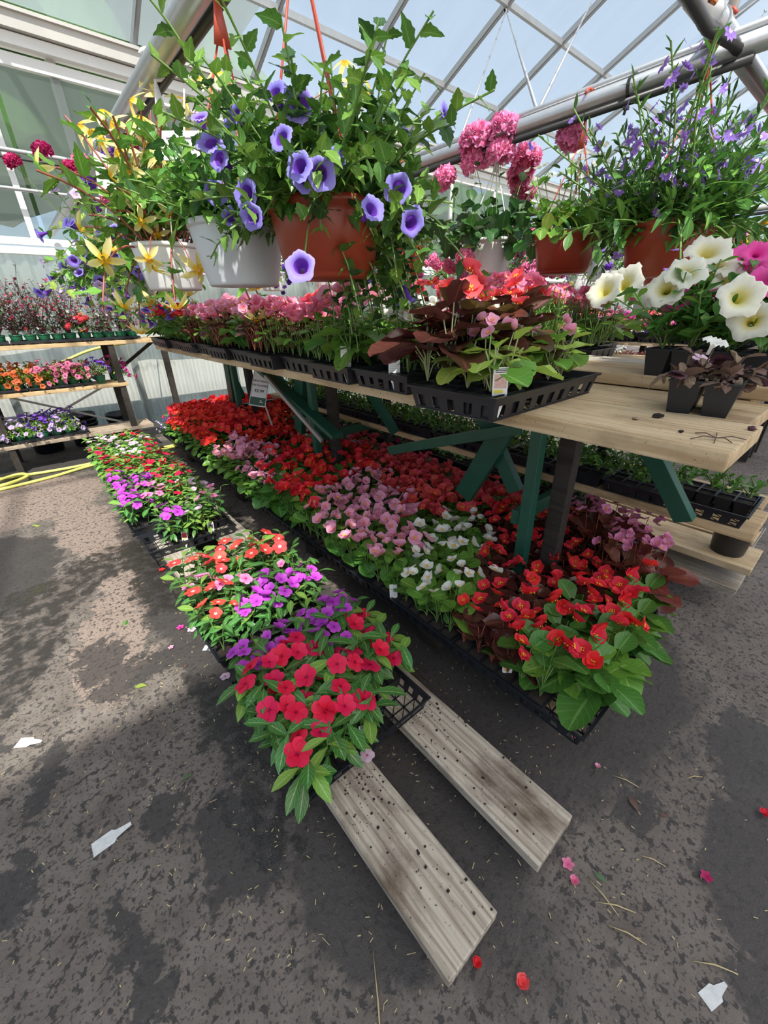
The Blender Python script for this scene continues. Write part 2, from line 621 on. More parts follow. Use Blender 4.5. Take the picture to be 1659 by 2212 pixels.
def basis(nrm, spin=0):
    z = Vector(nrm).normalized()
    u = Vector((0, 0, 1)) if abs(z.z) < .95 else Vector((1, 0, 0))
    x = u.cross(z).normalized(); y = z.cross(x)
    M = Matrix((x, y, z)).transposed().to_4x4()
    return M @ Matrix.Rotation(spin, 4, 'Z')


def along(d, up=(0, 0, 1), roll=0):
    y = Vector(d).normalized(); u = Vector(up)
    if abs(y.dot(u)) > .97: u = Vector((1, 0, .1))
    x = y.cross(u).normalized(); z = x.cross(y)
    return Matrix((x, y, z)).transposed().to_4x4() @ Matrix.Rotation(roll, 4, 'Y')


RG = random.Random(7)
for nm in ('fresh', 'mid', 'lime', 'deep', 'bronze', 'rust', 'olive', 'grey', 'wilt', 'plum'):
    leaf_raw('leaf|round0_' + nm, 'leaf_' + nm, 'round', .92, .16, .16, asym=.10, wav=.03)
    leaf_raw('leaf|round1_' + nm, 'leaf_' + nm, 'round', .84, .24, .05, asym=-.10, wav=.05)
    leaf_raw('leaf|round2_' + nm, 'leaf_' + nm, 'round', 1.0, .06, .30, asym=.05, wav=.04)
    leaf_raw('leaf|tooth0_' + nm, 'leaf_' + nm, 'ovate', .70, .08, .14, rows=8, serr=.13, wav=.02)
    leaf_raw('leaf|tooth1_' + nm, 'leaf_' + nm, 'ovate', .62, .12, .30, rows=8, serr=.12, wav=.03)
    leaf_raw('leaf|lance0_' + nm, 'leaf_' + nm, 'lance', .22, .1, .12, rows=5, cols=2)
    leaf_raw('leaf|lance1_' + nm, 'leaf_' + nm, 'lance', .30, .1, .32, rows=5, cols=2)
    leaf_raw('leaf|oval0_' + nm, 'leaf_' + nm, 'obov', .46, .10, .18, rows=5, cols=2)
    leaf_raw('leaf|oval1_' + nm, 'leaf_' + nm, 'obov', .52, .14, .30, rows=5, cols=2)
    leaf_raw('leaf|small_' + nm, 'leaf_' + nm, 'obov', .5, .1, .1, rows=3, cols=2)
for nm in ('vinca', 'vinca_light'):
    leaf_raw('leaf|v0_' + nm, 'leaf_' + nm, 'obov', .42, .10, .20, rows=6, cols=4)
    leaf_raw('leaf|v1_' + nm, 'leaf_' + nm, 'obov', .38, .14, .38, rows=6, cols=4)
leaf_raw('leaf|wing0', 'leaf_mid', 'ovate', .46, .10, .35, rows=10, serr=.12, wav=.04, asym=.2)
leaf_raw('leaf|wing1', 'leaf_fresh', 'ovate', .42, .08, .15, rows=10, serr=.12, wav=.04, asym=-.2)

BS = [(.64, 1.10, .16, 0), (.64, 1.10, .16, PI), (.54, .60, .4, PI / 2), (.54, .60, .4, -PI / 2)]
for c in ('red', 'scarlet', 'coral', 'pink', 'rose', 'orchid', 'white'):
    petals_raw('flower|beg_' + c, 'petal_' + c, 4, 1, 1, 'round', .22, specs=BS, r0=.02, rows=4, cols=4, ruf=.02)
    petals_raw('flower|begs_' + c, 'petal_' + c, 4, 1, 1, 'round', .22, specs=[(a, b, t_ + .45, z) for a, b, t_, z in BS], r0=.02, rows=3, cols=3)
sv = []; sf = []
for k in range(9):
    a = k * 2.4; r = .075 * math.sqrt(k)
    cx, cy, cz = r * math.cos(a), r * math.sin(a), .17 - .4 * r
    b = len(sv); q = .055
    sv += [(cx - q, cy, cz), (cx + q, cy, cz), (cx, cy - q, cz), (cx, cy + q, cz), (cx, cy, cz - q * 2), (cx, cy, cz + q)]
    sf += [tuple(i + b for i in f) for f in ((0, 2, 5), (2, 1, 5), (1, 3, 5), (3, 0, 5), (2, 0, 4), (1, 2, 4), (3, 1, 4), (0, 3, 4))]
raw('stamen|yellow', sv, sf, [(0, 0)] * len(sv), 'stamen_yellow')
for c in ('crimson', 'magenta', 'coralvinca', 'pinkvinca', 'palevinca'):
    petals_raw('flower|vin0_' + c, 'petal_' + c, 5, .95, .98, 'obov', .05, -.10, .03, .10, rows=3, cols=3, twist=.12)
    petals_raw('flower|vin1_' + c, 'petal_' + c, 5, .95, .90, 'obov', .10, .02, .03, .32, rows=3, cols=3, twist=.12)
for c in ('hot', 'cream', 'violet', 'orange', 'rose', 'white', 'lavender', 'coral', 'wine', 'pink', 'yellow'):
    funnel_raw('flower|pet_' + c, 'petal_' + c, 5, 1, 1.1, .20, 30, .10, .20)
funnel_raw('flower|torenia', 'petal_blue', 5, 1, 1.5, .34, 30, .07, .13, 1.25, .9)
petals_raw('flower|star', 'petal_yellow', 5, 1.5, .46, 'point', .14, -.10, .05, -.55, rows=4, cols=3)
petals_raw('flower|fan', 'petal_fan', 5, 1, .46, 'point', .08, specs=[(1, .46, .15, a) for a in (-1.2, -.6, 0, .6, 1.2)], r0=.04)
petals_raw('floret|g', 'petal_geranium', 5, .9, .75, 'round', .15, 0, .05, .25, rows=2, cols=2)
petals_raw('floret|w', 'petal_white', 4, .9, .9, 'round', .15, 0, .05, .35, rows=2, cols=2)
petals_raw('floret|m', 'petal_marigold', 4, .9, .9, 'round', .2, .1, .05, .5, rows=2, cols=2)
ball_raw('flower|geranium', 'petal_geranium', 44, 'floret|g', RG, 1, .72, .50)
for c in ('geranium', 'wine', 'rose', 'hot', 'violet', 'lavender', 'coral', 'red'):
    restyle('flower|head_' + c, 'flower|geranium', 'petal_' + c)
ball_raw('flower|marigold', 'petal_marigold', 26, 'floret|m', RG, .8, .6, .6)
restyle('flower|mar_lemon', 'flower|marigold', 'petal_lemon')
restyle('flower|mar_orange', 'flower|marigold', 'petal_orange')
petals_raw('flower|tiny_violet', 'petal_violet', 5, .9, .8, 'round', .1, 0, .05, .2, rows=2, cols=2)
for c in ('lavender', 'red', 'coral', 'wine', 'white', 'hot', 'pink', 'blue', 'rose', 'orange', 'yellow', 'lemon'):
    restyle('flower|tiny_' + c, 'flower|tiny_violet', 'petal_' + c)


# ------------------------------------------------------------------ plant generators -> list of items
# item = (part name, mesh key, matrix, [sub-part keys]); stems = list of (points, radius)
def TRS(p, R, s): return Matrix.Translation(Vector(p)) @ R @ Matrix.Scale(s, 4)


def gen_begonia(rng, leaf='mid', lsz=.05, fl='red', fsz=.022, h=.07, nl=18, nf=12, soil=.06, half=.034, leaf2=None, upright=.0, spread=1.0, clumps=3):
    items = []; stems = []
    for sx_ in (-1, 1):
        for sy_ in (-1, 1):
            c = Vector((sx_ * half, sy_ * half, soil))
            n = max(2, nl // 4)
            a0 = rng.uniform(0, 6.28)
            for i in range(n):
                f = (i + .5) / n
                az = a0 + i * 2.39996 + rng.uniform(-.3, .3)
                d = Vector((math.cos(az), math.sin(az), 0))
                zz = h * (1.0 - .72 * f) * rng.uniform(.8, 1.15) + .016
                r = (.010 + .036 * f) * spread
                base = c + d * r + Vector((0, 0, zz))
                pitch = (.55 - .92 * f + upright) + rng.uniform(-.25, .25)
                dd = d * math.cos(pitch) + Vector((0, 0, math.sin(pitch)))
                lf = leaf if (leaf2 is None or rng.random() > .35) else leaf2
                key = 'leaf|round%d_%s' % (rng.randrange(3), lf)
                s = lsz * (.62 + .55 * f) * rng.uniform(.85, 1.15)
                items.append(('leaf', key, TRS(base, along(dd, roll=rng.uniform(-.35, .35)), s), None))
                stems.append(([c, c + Vector((d.x * r * .3, d.y * r * .3, zz * .6)), base], .0022))
    ncl = max(1, nf // clumps)
    for j in range(ncl):
        a = j * 2.39996 + rng.uniform(-.4, .4)
        rr = .072 * math.sqrt((j + .5) / ncl) * spread
        cc = Vector((rr * math.cos(a), rr * math.sin(a), soil + h * (1.34 - 2.6 * rr) + .022))
        for k in range(clumps):
            p = cc + Vector((rng.uniform(-1, 1), rng.uniform(-1, 1), rng.uniform(-.4, .9))) * fsz * 1.05
            nrm = Vector((p.x * 5 + rng.uniform(-.6, .6), p.y * 5 + rng.uniform(-.6, .6), rng.uniform(.35, 1.0)))
            kk = ('flower|beg_' if rng.random() > .3 else 'flower|begs_') + fl
            items.append(('flower', kk, TRS(p, basis(nrm, rng.uniform(0, 6.28)), fsz * rng.uniform(.8, 1.15)), ['stamen|yellow']))
        stems.append(([Vector((cc.x * .4, cc.y * .4, soil)), cc], .0018))
    return items, stems


def gen_vinca(rng, leaf='vinca', fl='crimson', lsz=.074, fsz=.022, h=.15, nl=48, nf=10, soil=.06, half=.034, light=.2):
    items = []; stems = []
    per = max(1, nl // 8)
    for sx_ in (-1, 1):
        for sy_ in (-1, 1):
            c = Vector((sx_ * half, sy_ * half, soil))
            for st in range(2):
                az = rng.uniform(0, 6.28)
                lean = Vector((math.cos(az), math.sin(az), 0)) * rng.uniform(.02, .04) + Vector((sx_, sy_, 0)) * .010
                hh = h * rng.uniform(.8, 1.15)
                top = c + lean + Vector((0, 0, hh))
                stems.append(([c, c + lean * .4 + Vector((0, 0, hh * .55)), top], .002))
                for i in range(per):
                    t = .25 + .75 * (i + 1) / per
                    b = c + lean * t + Vector((0, 0, hh * t))
                    aa = az + i * 1.95 + rng.uniform(-.3, .3)
                    pitch = -.25 + .55 * t + rng.uniform(-.25, .2)
                    dd = Vector((math.cos(aa) * math.cos(pitch), math.sin(aa) * math.cos(pitch), math.sin(pitch)))
                    lf = leaf if rng.random() > light else 'vinca_light'
                    items.append(('leaf', 'leaf|v%d_%s' % (rng.randrange(2), lf), TRS(b, along(dd, roll=rng.uniform(-.3, .3)), lsz * rng.uniform(.75, 1.15)), None))
    for j in range(nf):
        a = j * 2.39996 + rng.uniform(-.3, .3)
        rr = .075 * math.sqrt((j + .5) / nf)
        p = Vector((rr * math.cos(a), rr * math.sin(a), soil + h * rng.uniform(1.02, 1.28) - rr * .35))
        nrm = Vector((p.x * 6 + rng.uniform(-.5, .5), p.y * 6 + rng.uniform(-.5, .5), 1))
        items.append(('flower', 'flower|vin%d_%s' % (rng.randrange(2), fl), TRS(p, basis(nrm, rng.uniform(0, 6.28)), fsz * rng.uniform(.8, 1.15)), None))
    return items, stems


def gen_stems(rng, bases, n, length, elev, bend, leaves, lsz, per, start=.15, flowers=(), fsz=.02, ptip=.0, pside=.0, fup=.4, pitch=.5, rad=.002, taper=.75, azc=None, azs=PI, face=None):
    """stems that leave the given bases, bend under gravity and carry leaves and flowers"""
    items = []; stems = []
    for k in range(n):
        b = Vector(bases[k % len(bases)] if not callable(bases) else bases(rng, k))
        az = (k * 2.39996 + rng.uniform(-.5, .5)) if azc is None else azc + rng.uniform(-azs, azs)
        el = math.radians(rng.uniform(*elev))
        Ln = rng.uniform(*length)
        d = Vector((math.cos(az) * math.cos(el), math.sin(az) * math.cos(el), math.sin(el)))
        pts = [b]; dirs = [d.copy()]
        seg = 6
        bd = rng.uniform(bend[0], bend[1])
        for i in range(seg):
            d = (d + Vector((rng.uniform(-.12, .12), rng.uniform(-.12, .12), -bd / seg))).normalized()
            pts.append(pts[-1] + d * Ln / seg); dirs.append(d.copy())
        stems.append((pts, rad))
        for i in range(per):
            t = start + (1 - start) * (i + .6) / per
            q = min(seg - 1e-3, t * seg); a = int(q); f = q - a
            p = pts[a].lerp(pts[a + 1], f); dd = dirs[a]
            side = along(dd).to_3x3() @ Vector((math.cos(i * 2.2 + k), 0, math.sin(i * 2.2 + k)))
            ld = (dd * pitch + side + Vector((0, 0, .15))).normalized()
            s = lsz * rng.uniform(.7, 1.2) * (1 - (1 - taper) * t)
            items.append(('leaf', rng.choice(leaves), TRS(p, along(ld, roll=rng.uniform(-.5, .5)), s), None))
            if flowers and rng.random() < pside:
                nrm = (side + dd * .3 + Vector((0, 0, fup))).normalized()
                items.append(('flower', rng.choice(flowers), TRS(p + side * fsz * .8 + nrm * fsz * .8, basis(nrm, rng.uniform(0, 6.28)), fsz * rng.uniform(.8, 1.15)), None))
        if flowers and rng.random() < ptip:
            nrm = (dirs[-1] + Vector((rng.uniform(-.3, .3), rng.uniform(-.3, .3), fup))).normalized()
            if face is not None: nrm = (nrm * .6 + Vector(face)).normalized()
            items.append(('flower', rng.choice(flowers), TRS(pts[-1] + nrm * fsz * .6, basis(nrm, rng.uniform(0, 6.28)), fsz * rng.uniform(.85, 1.2)), None))
    return items, stems


def merge_items(name, items):
    Vs = []; Fs = []; UVs = []; mi = []; mats = []; b = 0
    for it in items:
        for key in [it[1]] + (it[3] or []):
            V, F, UV, mt = RAW[key]
            M = np.array(it[2])
            Vs.append(V @ M[:3, :3].T + M[:3, 3])
            Fs += [tuple(i + b for i in f) for f in F]
            UVs.append(UV)
            if mt not in mats: mats.append(mt)
            mi += [mats.index(mt)] * len(F)
            b += len(V)
    return to_mesh(name, np.concatenate(Vs), Fs, np.concatenate(UVs), mats, mi)


def stems_mesh(name, stems, mat, n=4):
    b = MB()
    for pts, r in stems: b.tube(pts, r, n, cap=False)
    return b.mesh(name, mat, True)


def emit(root, items, stems, leaf_ind=True, flower_ind=True, stem_mat='stem_green', local=None, maxn=300, stamen=True):
    """turn items into parts of root; past maxn of a part the rest is joined"""
    rest = []
    cnt = {}
    for it in items:
        ind = leaf_ind if it[0] == 'leaf' else flower_ind
        cnt[it[0]] = cnt.get(it[0], 0) + 1
        if ind and cnt[it[0]] <= maxn:
            o = new_obj(it[0], mesh_of(it[1]), root, it[2])
            if it[3] and stamen:
                for k2 in it[3]: new_obj('stamen', mesh_of(k2), o)
        else: rest.append(it)
    for nm, pl in (('leaf', 'foliage'), ('flower', 'blossom')):
        r_ = [i for i in rest if i[0] == nm]
        if r_: tag(new_obj(pl, merge_items(pl, r_), root), kind='stuff')
    if stems: tag(new_obj('stem_cluster', stems_mesh('stem_cluster', stems, stem_mat), root), kind='stuff')

# ------------------------------------------------------------------ floor
def floor_material():
    mt, N, L = base_mat('floor_asphalt')
    oc = objcoord(N)
    n1 = noise(N, L, oc, 6, 6, .65)
    n2 = noise(N, L, oc, 1.3, 5, .6)
    c = ramp(N, L, n1, [(.30, (.095, .078, .066)), (.52, (.165, .138, .118)), (.75, (.215, .186, .163))])
    c = mixc(N, L, ramp(N, L, n2, [(.42, 0.0), (.62, .55)]), c, (.14, .112, .098))
    # distorted copy of the coordinates, so that stains get ragged edges
    nd = N.new('ShaderNodeTexNoise'); sock(nd, 'Scale', 6.5); sock(nd, 'Detail', 9.0); sock(nd, 'Roughness', .72)
    L.new(oc, nd.inputs['Vector'])
    sb = N.new('ShaderNodeVectorMath'); sb.operation = 'SUBTRACT'; sb.inputs[1].default_value = (.5, .5, .5)
    L.new(nd.outputs['Color'], sb.inputs[0])
    sc = N.new('ShaderNodeVectorMath'); sc.operation = 'SCALE'; sc.inputs['Scale'].default_value = .42
    L.new(sb.outputs[0], sc.inputs[0])
    ad = N.new('ShaderNodeVectorMath'); ad.operation = 'ADD'
    L.new(oc, ad.inputs[0]); L.new(sc.outputs[0], ad.inputs[1])
    P = ad.outputs[0]

    def blob(cx, cy, rx, ry, ang=0, soft=.06):
        mp = N.new('ShaderNodeMapping'); mp.vector_type = 'TEXTURE'
        sock(mp, 'Location', (cx, cy, 0)); sock(mp, 'Rotation', (0, 0, ang)); sock(mp, 'Scale', (rx, ry, 1000.0))
        L.new(P, mp.inputs['Vector'])
        ln = N.new('ShaderNodeVectorMath'); ln.operation = 'LENGTH'
        L.new(mp.outputs[0], ln.inputs[0])
        mr = N.new('ShaderNodeMapRange')
        sock(mr, 'From Min', 1.0 - soft); sock(mr, 'From Max', 1.0 + soft); sock(mr, 'To Min', 1.0); sock(mr, 'To Max', 0.0)
        L.new(ln.outputs['Value'], mr.inputs['Value'])
        return mr.outputs[0]

    def union(lst):
        o = lst[0]
        for q in lst[1:]: o = math_n(N, L, 'MAXIMUM', o, q)
        return o
    dry = union([blob(-.05, 2.15, .17, .48, -.25), blob(.02, 3.6, .22, .55, .1), blob(-.35, 4.6, .6, .6, 0), blob(.05, 2.62, .12, .12)])
    c = mixc(N, L, math_n(N, L, 'MULTIPLY', dry, .75), c, (.30, .225, .185))
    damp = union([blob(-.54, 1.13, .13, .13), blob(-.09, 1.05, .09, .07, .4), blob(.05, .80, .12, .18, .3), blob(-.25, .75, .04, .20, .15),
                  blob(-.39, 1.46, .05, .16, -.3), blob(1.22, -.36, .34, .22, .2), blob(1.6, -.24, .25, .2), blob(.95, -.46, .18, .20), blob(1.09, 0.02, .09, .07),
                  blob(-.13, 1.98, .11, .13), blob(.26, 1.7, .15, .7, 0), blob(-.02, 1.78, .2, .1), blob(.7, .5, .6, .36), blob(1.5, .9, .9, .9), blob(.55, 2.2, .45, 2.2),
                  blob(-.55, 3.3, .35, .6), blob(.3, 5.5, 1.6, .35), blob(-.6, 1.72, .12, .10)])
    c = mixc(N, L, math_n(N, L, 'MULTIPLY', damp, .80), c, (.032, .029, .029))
    wet = union([blob(.16, .86, .12, .20, .1), blob(-.42, 2.35, .16, .55, -.35), blob(.05, 2.95, .28, .22, .2), blob(.22, 2.5, .12, .4), blob(.16, 1.25, .06, .35), blob(-.3, 2.75, .25, .2)])
    wet = math_n(N, L, 'MULTIPLY', wet, ramp(N, L, noise(N, L, oc, 16, 4), [(.40, 0.25), (.55, 1.0)]))
    c = mixc(N, L, math_n(N, L, 'MULTIPLY', wet, .85), c, (.018, .016, .015))
    sp = noise(N, L, mapping(N, L, oc, (1, 1, 1)), 42, 3, .6)
    c = mixc(N, L, ramp(N, L, sp, [(.56, 0.0), (.60, .85)]), c, (.034, .030, .029))
    sp3 = noise(N, L, mapping(N, L, oc, (1, 1, 1), (7, 3, 1)), 95, 2, .5)
    c = mixc(N, L, ramp(N, L, sp3, [(.58, 0.0), (.62, .7)]), c, (.045, .040, .038))
    bg = noise(N, L, mapping(N, L, oc, (1, 1, 1), (2, 9, 1)), 11, 6, .65)
    c = mixc(N, L, ramp(N, L, bg, [(.60, 0.0), (.64, .7)]), c, (.045, .040, .038))
    sp2 = noise(N, L, oc, 150, 2)
    c = mixc(N, L, ramp(N, L, sp2, [(.70, 0.0), (.75, .5)]), c, (.40, .37, .33))
    rg = math_n(N, L, 'SUBTRACT', .82, math_n(N, L, 'ADD', math_n(N, L, 'MULTIPLY', wet, .62), math_n(N, L, 'MULTIPLY', damp, .22)), True)
    bh = math_n(N, L, 'ADD', math_n(N, L, 'MULTIPLY', noise(N, L, oc, 60, 5, .7), .6), math_n(N, L, 'MULTIPLY', n1, .6))
    finish(N, L, c, rg, spec=.45, bump=bh, bstr=.55, bdist=.012)


floor_material()
b = MB()
b.add([(-9, -4, 0), (20, -4, 0), (20, 9, 0), (-9, 9, 0)], [(0, 1, 2, 3)])
tag(b.build('floor', 'floor_asphalt'), 'dark asphalt floor with damp stains', 'floor', kind='structure')

plain('bounce_ground', (.46, .44, .40), .85, val=.12, bscale=2)  # pale ground added outside as a bounce surface for sunlight
b = MB(); b.add([(-40, -40, -.01), (45, -40, -.01), (45, -4, -.01), (-40, -4, -.01)], [(0, 1, 2, 3)]); b.add([(-40, 9, -.01), (45, 9, -.01), (45, 45, -.01), (-40, 45, -.01)], [(0, 1, 2, 3)])
b.add([(-40, -4, -.01), (-9, -4, -.01), (-9, 9, -.01), (-40, 9, -.01)], [(0, 1, 2, 3)]); b.add([(20, -4, -.01), (45, -4, -.01), (45, 9, -.01), (20, 9, -.01)], [(0, 1, 2, 3)])
tag(b.build('floor_bounce', 'bounce_ground'), 'added pale ground outside that bounces sunlight into the greenhouse', 'yard', kind='structure')

# ------------------------------------------------------------------ greenhouse shell
YW = 6.6            # back wall plane
EAVE = 4.15
PIT = math.tan(math.radians(24))
RIDGE = 1.0
ZR = EAVE + (YW - RIDGE) * PIT
XS = [2.02 + 1.38 * i for i in range(-6, 12)]
YS = [YW, 5.71, 4.66, 3.61, 2.56, RIDGE]


def rz(y): return EAVE + (YW - y) * PIT if y >= RIDGE else ZR - (RIDGE - y) * PIT


def roofpt(x, y):
    d = ray(x, y)
    k = (EAVE + PIT * YW - CH) / (d.z + PIT * d.y)
    return CP + d * k


wall = tag(thing('wall_back', 'greenhouse back wall of ribbed sheets with window band', 'wall', (0, YW, 0)), kind='structure')
# corrugated lower sheets
pitch_n = 20
for i in range(len(XS) - 1):
    x0, x1 = XS[i], XS[i + 1]
    V = []; F = []
    for k in range(pitch_n * 2 + 1):
        xx = x0 + (x1 - x0) * k / (pitch_n * 2)
        yy = .012 * (1 if (k // 2) % 2 else -1)
        V += [(xx, yy, .02), (xx, yy, 2.12)]
    for k in range(pitch_n * 2): F.append((2 * k, 2 * k + 2, 2 * k + 3, 2 * k + 1))
    new_obj('corrugated_sheet', to_mesh('corrugated_sheet', V, F, None, ('low_sheet',), smooth=False), wall)
    bb = MB(); bb.add([(x0 + .02, 0, 2.25), (x1 - .02, 0, 2.25), (x1 - .02, 0, 3.74), (x0 + .02, 0, 3.74)], [(0, 1, 2, 3)])
    p = bb.build('window_pane', 'wall_sheet', wall)
b = MB(); b.box((-7, -.05, 2.10), (18, .03, 2.17)); b.box((-7, -.03, 2.19), (18, .03, 2.26)); b.build('sill', 'white_frame', wall)
for x in XS:
    b = MB(); b.box((x - .155 + .02, -.03, 2.26), (x - .155 + .075, .03, 3.72)); b.build('mullion', 'white_frame', wall)
    b = MB(); b.box((x + .5, .02, 0), (x + .58, .1, 4.0)); b.build('wall_post', 'gutter_metal', wall)
b = MB(); b.box((-7, -.03, 3.70), (18, .03, 3.80)); b.build('head_rail', 'white_frame', wall)
b = MB(); b.box((-7, -.10, 3.84), (18, .04, 3.93)); b.build('fascia', 'white_frame', wall)
b = MB(); b.box((-7, -.16, 3.94), (18, .06, 4.06)); b.box((-7, -.19, 4.06), (18, .08, 4.09)); b.build('gutter', 'gutter_metal', wall)
b = MB(); b.tube([(-7, -.14, 2.99), (18, -.14, 2.99)], .022, 10); b.build('rail_pipe', 'galvanised', wall, smooth=True)
b = MB(); b.tube([(-7, -.14, 2.93), (18, -.14, 2.93)], .012, 8); b.build('black_tube', 'black_rubber', wall, smooth=True)
b = MB(); b.tube([(-7, -.14, 2.67), (18, -.14, 2.67)], .018, 10); b.build('rail_pipe', 'galvanised', wall, smooth=True)
b = MB(); b.box((-7, -.02, 0), (18, .02, .06)); b.build('wall_footing', 'gutter_metal', wall)

roof = tag(thing('ceiling', 'translucent greenhouse roof on metal rafters', 'roof', (0, 0, 0)), kind='structure')
for i in range(len(XS) - 1):
    for j in range(len(YS) - 1):
        x0, x1 = XS[i] + .012, XS[i + 1] - .012
        ya, yb = YS[j], YS[j + 1]
        bb = MB()
        P = [(x0, ya, rz(ya) + .03), (x1, ya, rz(ya) + .03), (x1, yb, rz(yb) + .03), (x0, yb, rz(yb) + .03)]
        bb.add(P, [(0, 1, 2, 3)])
        bb.build('roof_pane', 'roof_sheet', roof)
    bb = MB()
    P = [(XS[i] + .012, RIDGE, ZR + .03), (XS[i + 1] - .012, RIDGE, ZR + .03), (XS[i + 1] - .012, -1.7, rz(-1.7) + .03), (XS[i] + .012, -1.7, rz(-1.7) + .03)]
    bb.add(P, [(0, 1, 2, 3)])
    bb.build('roof_pane', 'roof_sheet', roof)
for x in XS:
    bb = MB()
    bb.beam((x, YW, rz(YW) - .02), (x, RIDGE, ZR - .02), .05, .07)
    bb.beam((x, YW, rz(YW) - .065), (x, RIDGE, ZR - .065), .025, .03)
    bb.build('rafter', 'aluminium', roof)
    bb = MB(); bb.beam((x, RIDGE, ZR - .02), (x, -1.7, rz(-1.7) - .02), .05, .07); bb.build('rafter', 'aluminium', roof)
for y in YS[1:]:
    bb = MB(); bb.box((-6.5, y - .022, rz(y) - .07), (18, y + .022, rz(y) - .005)); bb.build('purlin', 'aluminium', roof)
# white canopy added behind the camera to soften sunlight on the near area
fill_canopy = tag(thing('added_canopy_1', 'unseen white canopy added to soften sunlight over the near benches', 'canopy', (0, -1.7, 0)), kind='structure')
bb = MB(); bb.add([(-9, -3.3, rz(-1.7) - .02), (20, -3.3, rz(-1.7) - .02), (20, .02, rz(-1.7) - .02), (-9, .02, rz(-1.7) - .02)], [(0, 1, 2, 3)]); bb.build('diffuser_sheet', 'diffuser_sheet', fill_canopy)
for x in (-6.0, -2.5, 4.5, 9.0, 14.0):
    bb = MB(); bb.box((x - .07, -.1, 0), (x + .07, .04, rz(-1.7) - .12)); bb.build('added_post', 'canopy_paint', fill_canopy)

# trees standing outside
rt = random.Random(3)
for i, (x, y, r, h) in enumerate([(-8.5, 16, 4.4, 8.0), (3.0, 18, 5.0, 8.6), (-19, 17, 4.2, 7), (14.5, 19, 3.8, 5.2), (24, 20, 3.4, 4.6)]):
    t = thing('broadleaf_tree', ['broad green tree outside beyond the glass wall', 'tall green tree outside between two broad trees', 'round green tree outside at the far corner', 'green tree outside beyond the geranium baskets', 'low green tree outside far along the wall'][i], 'tree', (x, y, 0), 0, 'trees outside the greenhouse')
    bm = bmesh.new(); bmesh.ops.create_icosphere(bm, subdivisions=4, radius=1)
    for v in bm.verts:
        d = v.co.normalized()
        q = 1 + .22 * math.sin(5 * d.x + i) * math.sin(6 * d.y + 2) + .14 * math.sin(13 * d.z + 7 * d.x) + rt.uniform(-.07, .07)
        v.co = Vector((d.x * r * q, d.y * r * q, h + d.z * r * .95 * q))
    me = bpy.data.meshes.new('crown'); bm.to_mesh(me); bm.free()
    me.materials.append(MATS['leaf_deep'])
    new_obj('crown', me, t)
    bb = MB(); bb.tube([(0, 0, 0), (.1, 0, h * .5), (0, 0, h)], [.32, .24, .1], 10); bb.build('trunk', 'tree_bark', t, smooth=True)

# ------------------------------------------------------------------ pipes overhead
def pipe_thing(name, label, pts, r, mat='galvanised', cat='pipe', extra=()):
    t = thing(name, label, cat, (0, 0, 0))
    bb = MB(); bb.tube(pts, r, 16); bb.build('pipe', mat, t, smooth=True)
    for (nm, pts2, r2, m2) in extra:
        bb = MB(); bb.tube(pts2, r2, 8); bb.build(nm, m2, t, smooth=True)
    return t


PX1, PX3, PZ = 2.2, .70, 2.28
PZ3 = 2.312
p1 = pipe_thing('hanging_pipe', 'grey overhead pipe that carries the pink geranium basket', [(PX1, -1.6, PZ), (PX1, YW - .1, PZ)], .031,
                extra=[('upper_pipe', [(PX1 + .03, -1.6, PZ + .055), (PX1 + .03, YW - .1, PZ + .055)], .013, 'galvanised'),
                       ('drip_hose', [(PX1 - .012, .62, PZ - .045), (PX1 - .012, 2.2, PZ - .05), (PX1 - .012, 4.0, PZ - .045), (PX1 - .012, YW - .1, PZ - .05)], .014, 'black_rubber')])
for yy in (1.02, 1.72, 2.6, 3.5):
    bb = MB(); bb.lathe([(.034, -.006, 0), (.037, -.006, 0), (.037, .006, 0), (.034, .006, 0)], 14)
    bb.build('cable_tie', 'black_rubber', p1, Matrix.Translation((PX1, yy, PZ)) @ Matrix.Rotation(PI / 2, 4, 'X'))
    bb = MB(); bb.tube([(PX1 - .012, yy, PZ - .055), (PX1 - .012, yy + .004, PZ - .085)], .006, 6); bb.box((PX1 - .024, yy - .008, PZ - .07), (PX1, yy + .008, PZ - .06)); bb.build('drip_nozzle', 'black_rubber', p1)
p3 = pipe_thing('hanging_pipe', 'thick grey overhead pipe above the yellow begonia basket', [(PX3, -1.6, PZ3), (PX3, YW - .1, PZ3)], .036,
                extra=[('drip_hose', [(PX3 + .054, -1.2, PZ3 - .015), (PX3 + .054, 2.2, PZ3 - .015), (PX3 + .054, 5, PZ3 - .015)], .016, 'black_rubber')])
YU = .742
pu = pipe_thing('cross_pipe', 'shiny cross pipe with black hose and copper end above the fan flower basket', [(.9, YU, PZ + .066), (6.5, YU, PZ + .066)], .034,
                extra=[('black_hose', [(.9, YU - .03, PZ + .012), (1.7, YU - .034, PZ + .012), (1.98, YU - .03, PZ - .0), (2.12, YU - .07, PZ - .01), (2.28, YU - .075, PZ - .01), (3.2, YU - .06, PZ + .0)], .017, 'black_rubber'),
                       ('copper_end', [(1.845, YU - .066, PZ + .012), (1.845, YU - .085, PZ - .002)], .008, 'copper_metal'),
                       ('white_sleeve', [(1.90, YU, PZ + .066), (2.06, YU, PZ + .066)], .0375, 'white_plastic')])
for xx in (1.935, 2.0):
    bb = MB(); bb.tube([(xx, YU, PZ + .1), (xx + .004, YU, PZ + .128)], .006, 6); bb.tube([(xx + .004, YU, PZ + .122), (xx + .006, YU, PZ + .14)], .010, 6); bb.build('bolt', 'galvanised', pu)
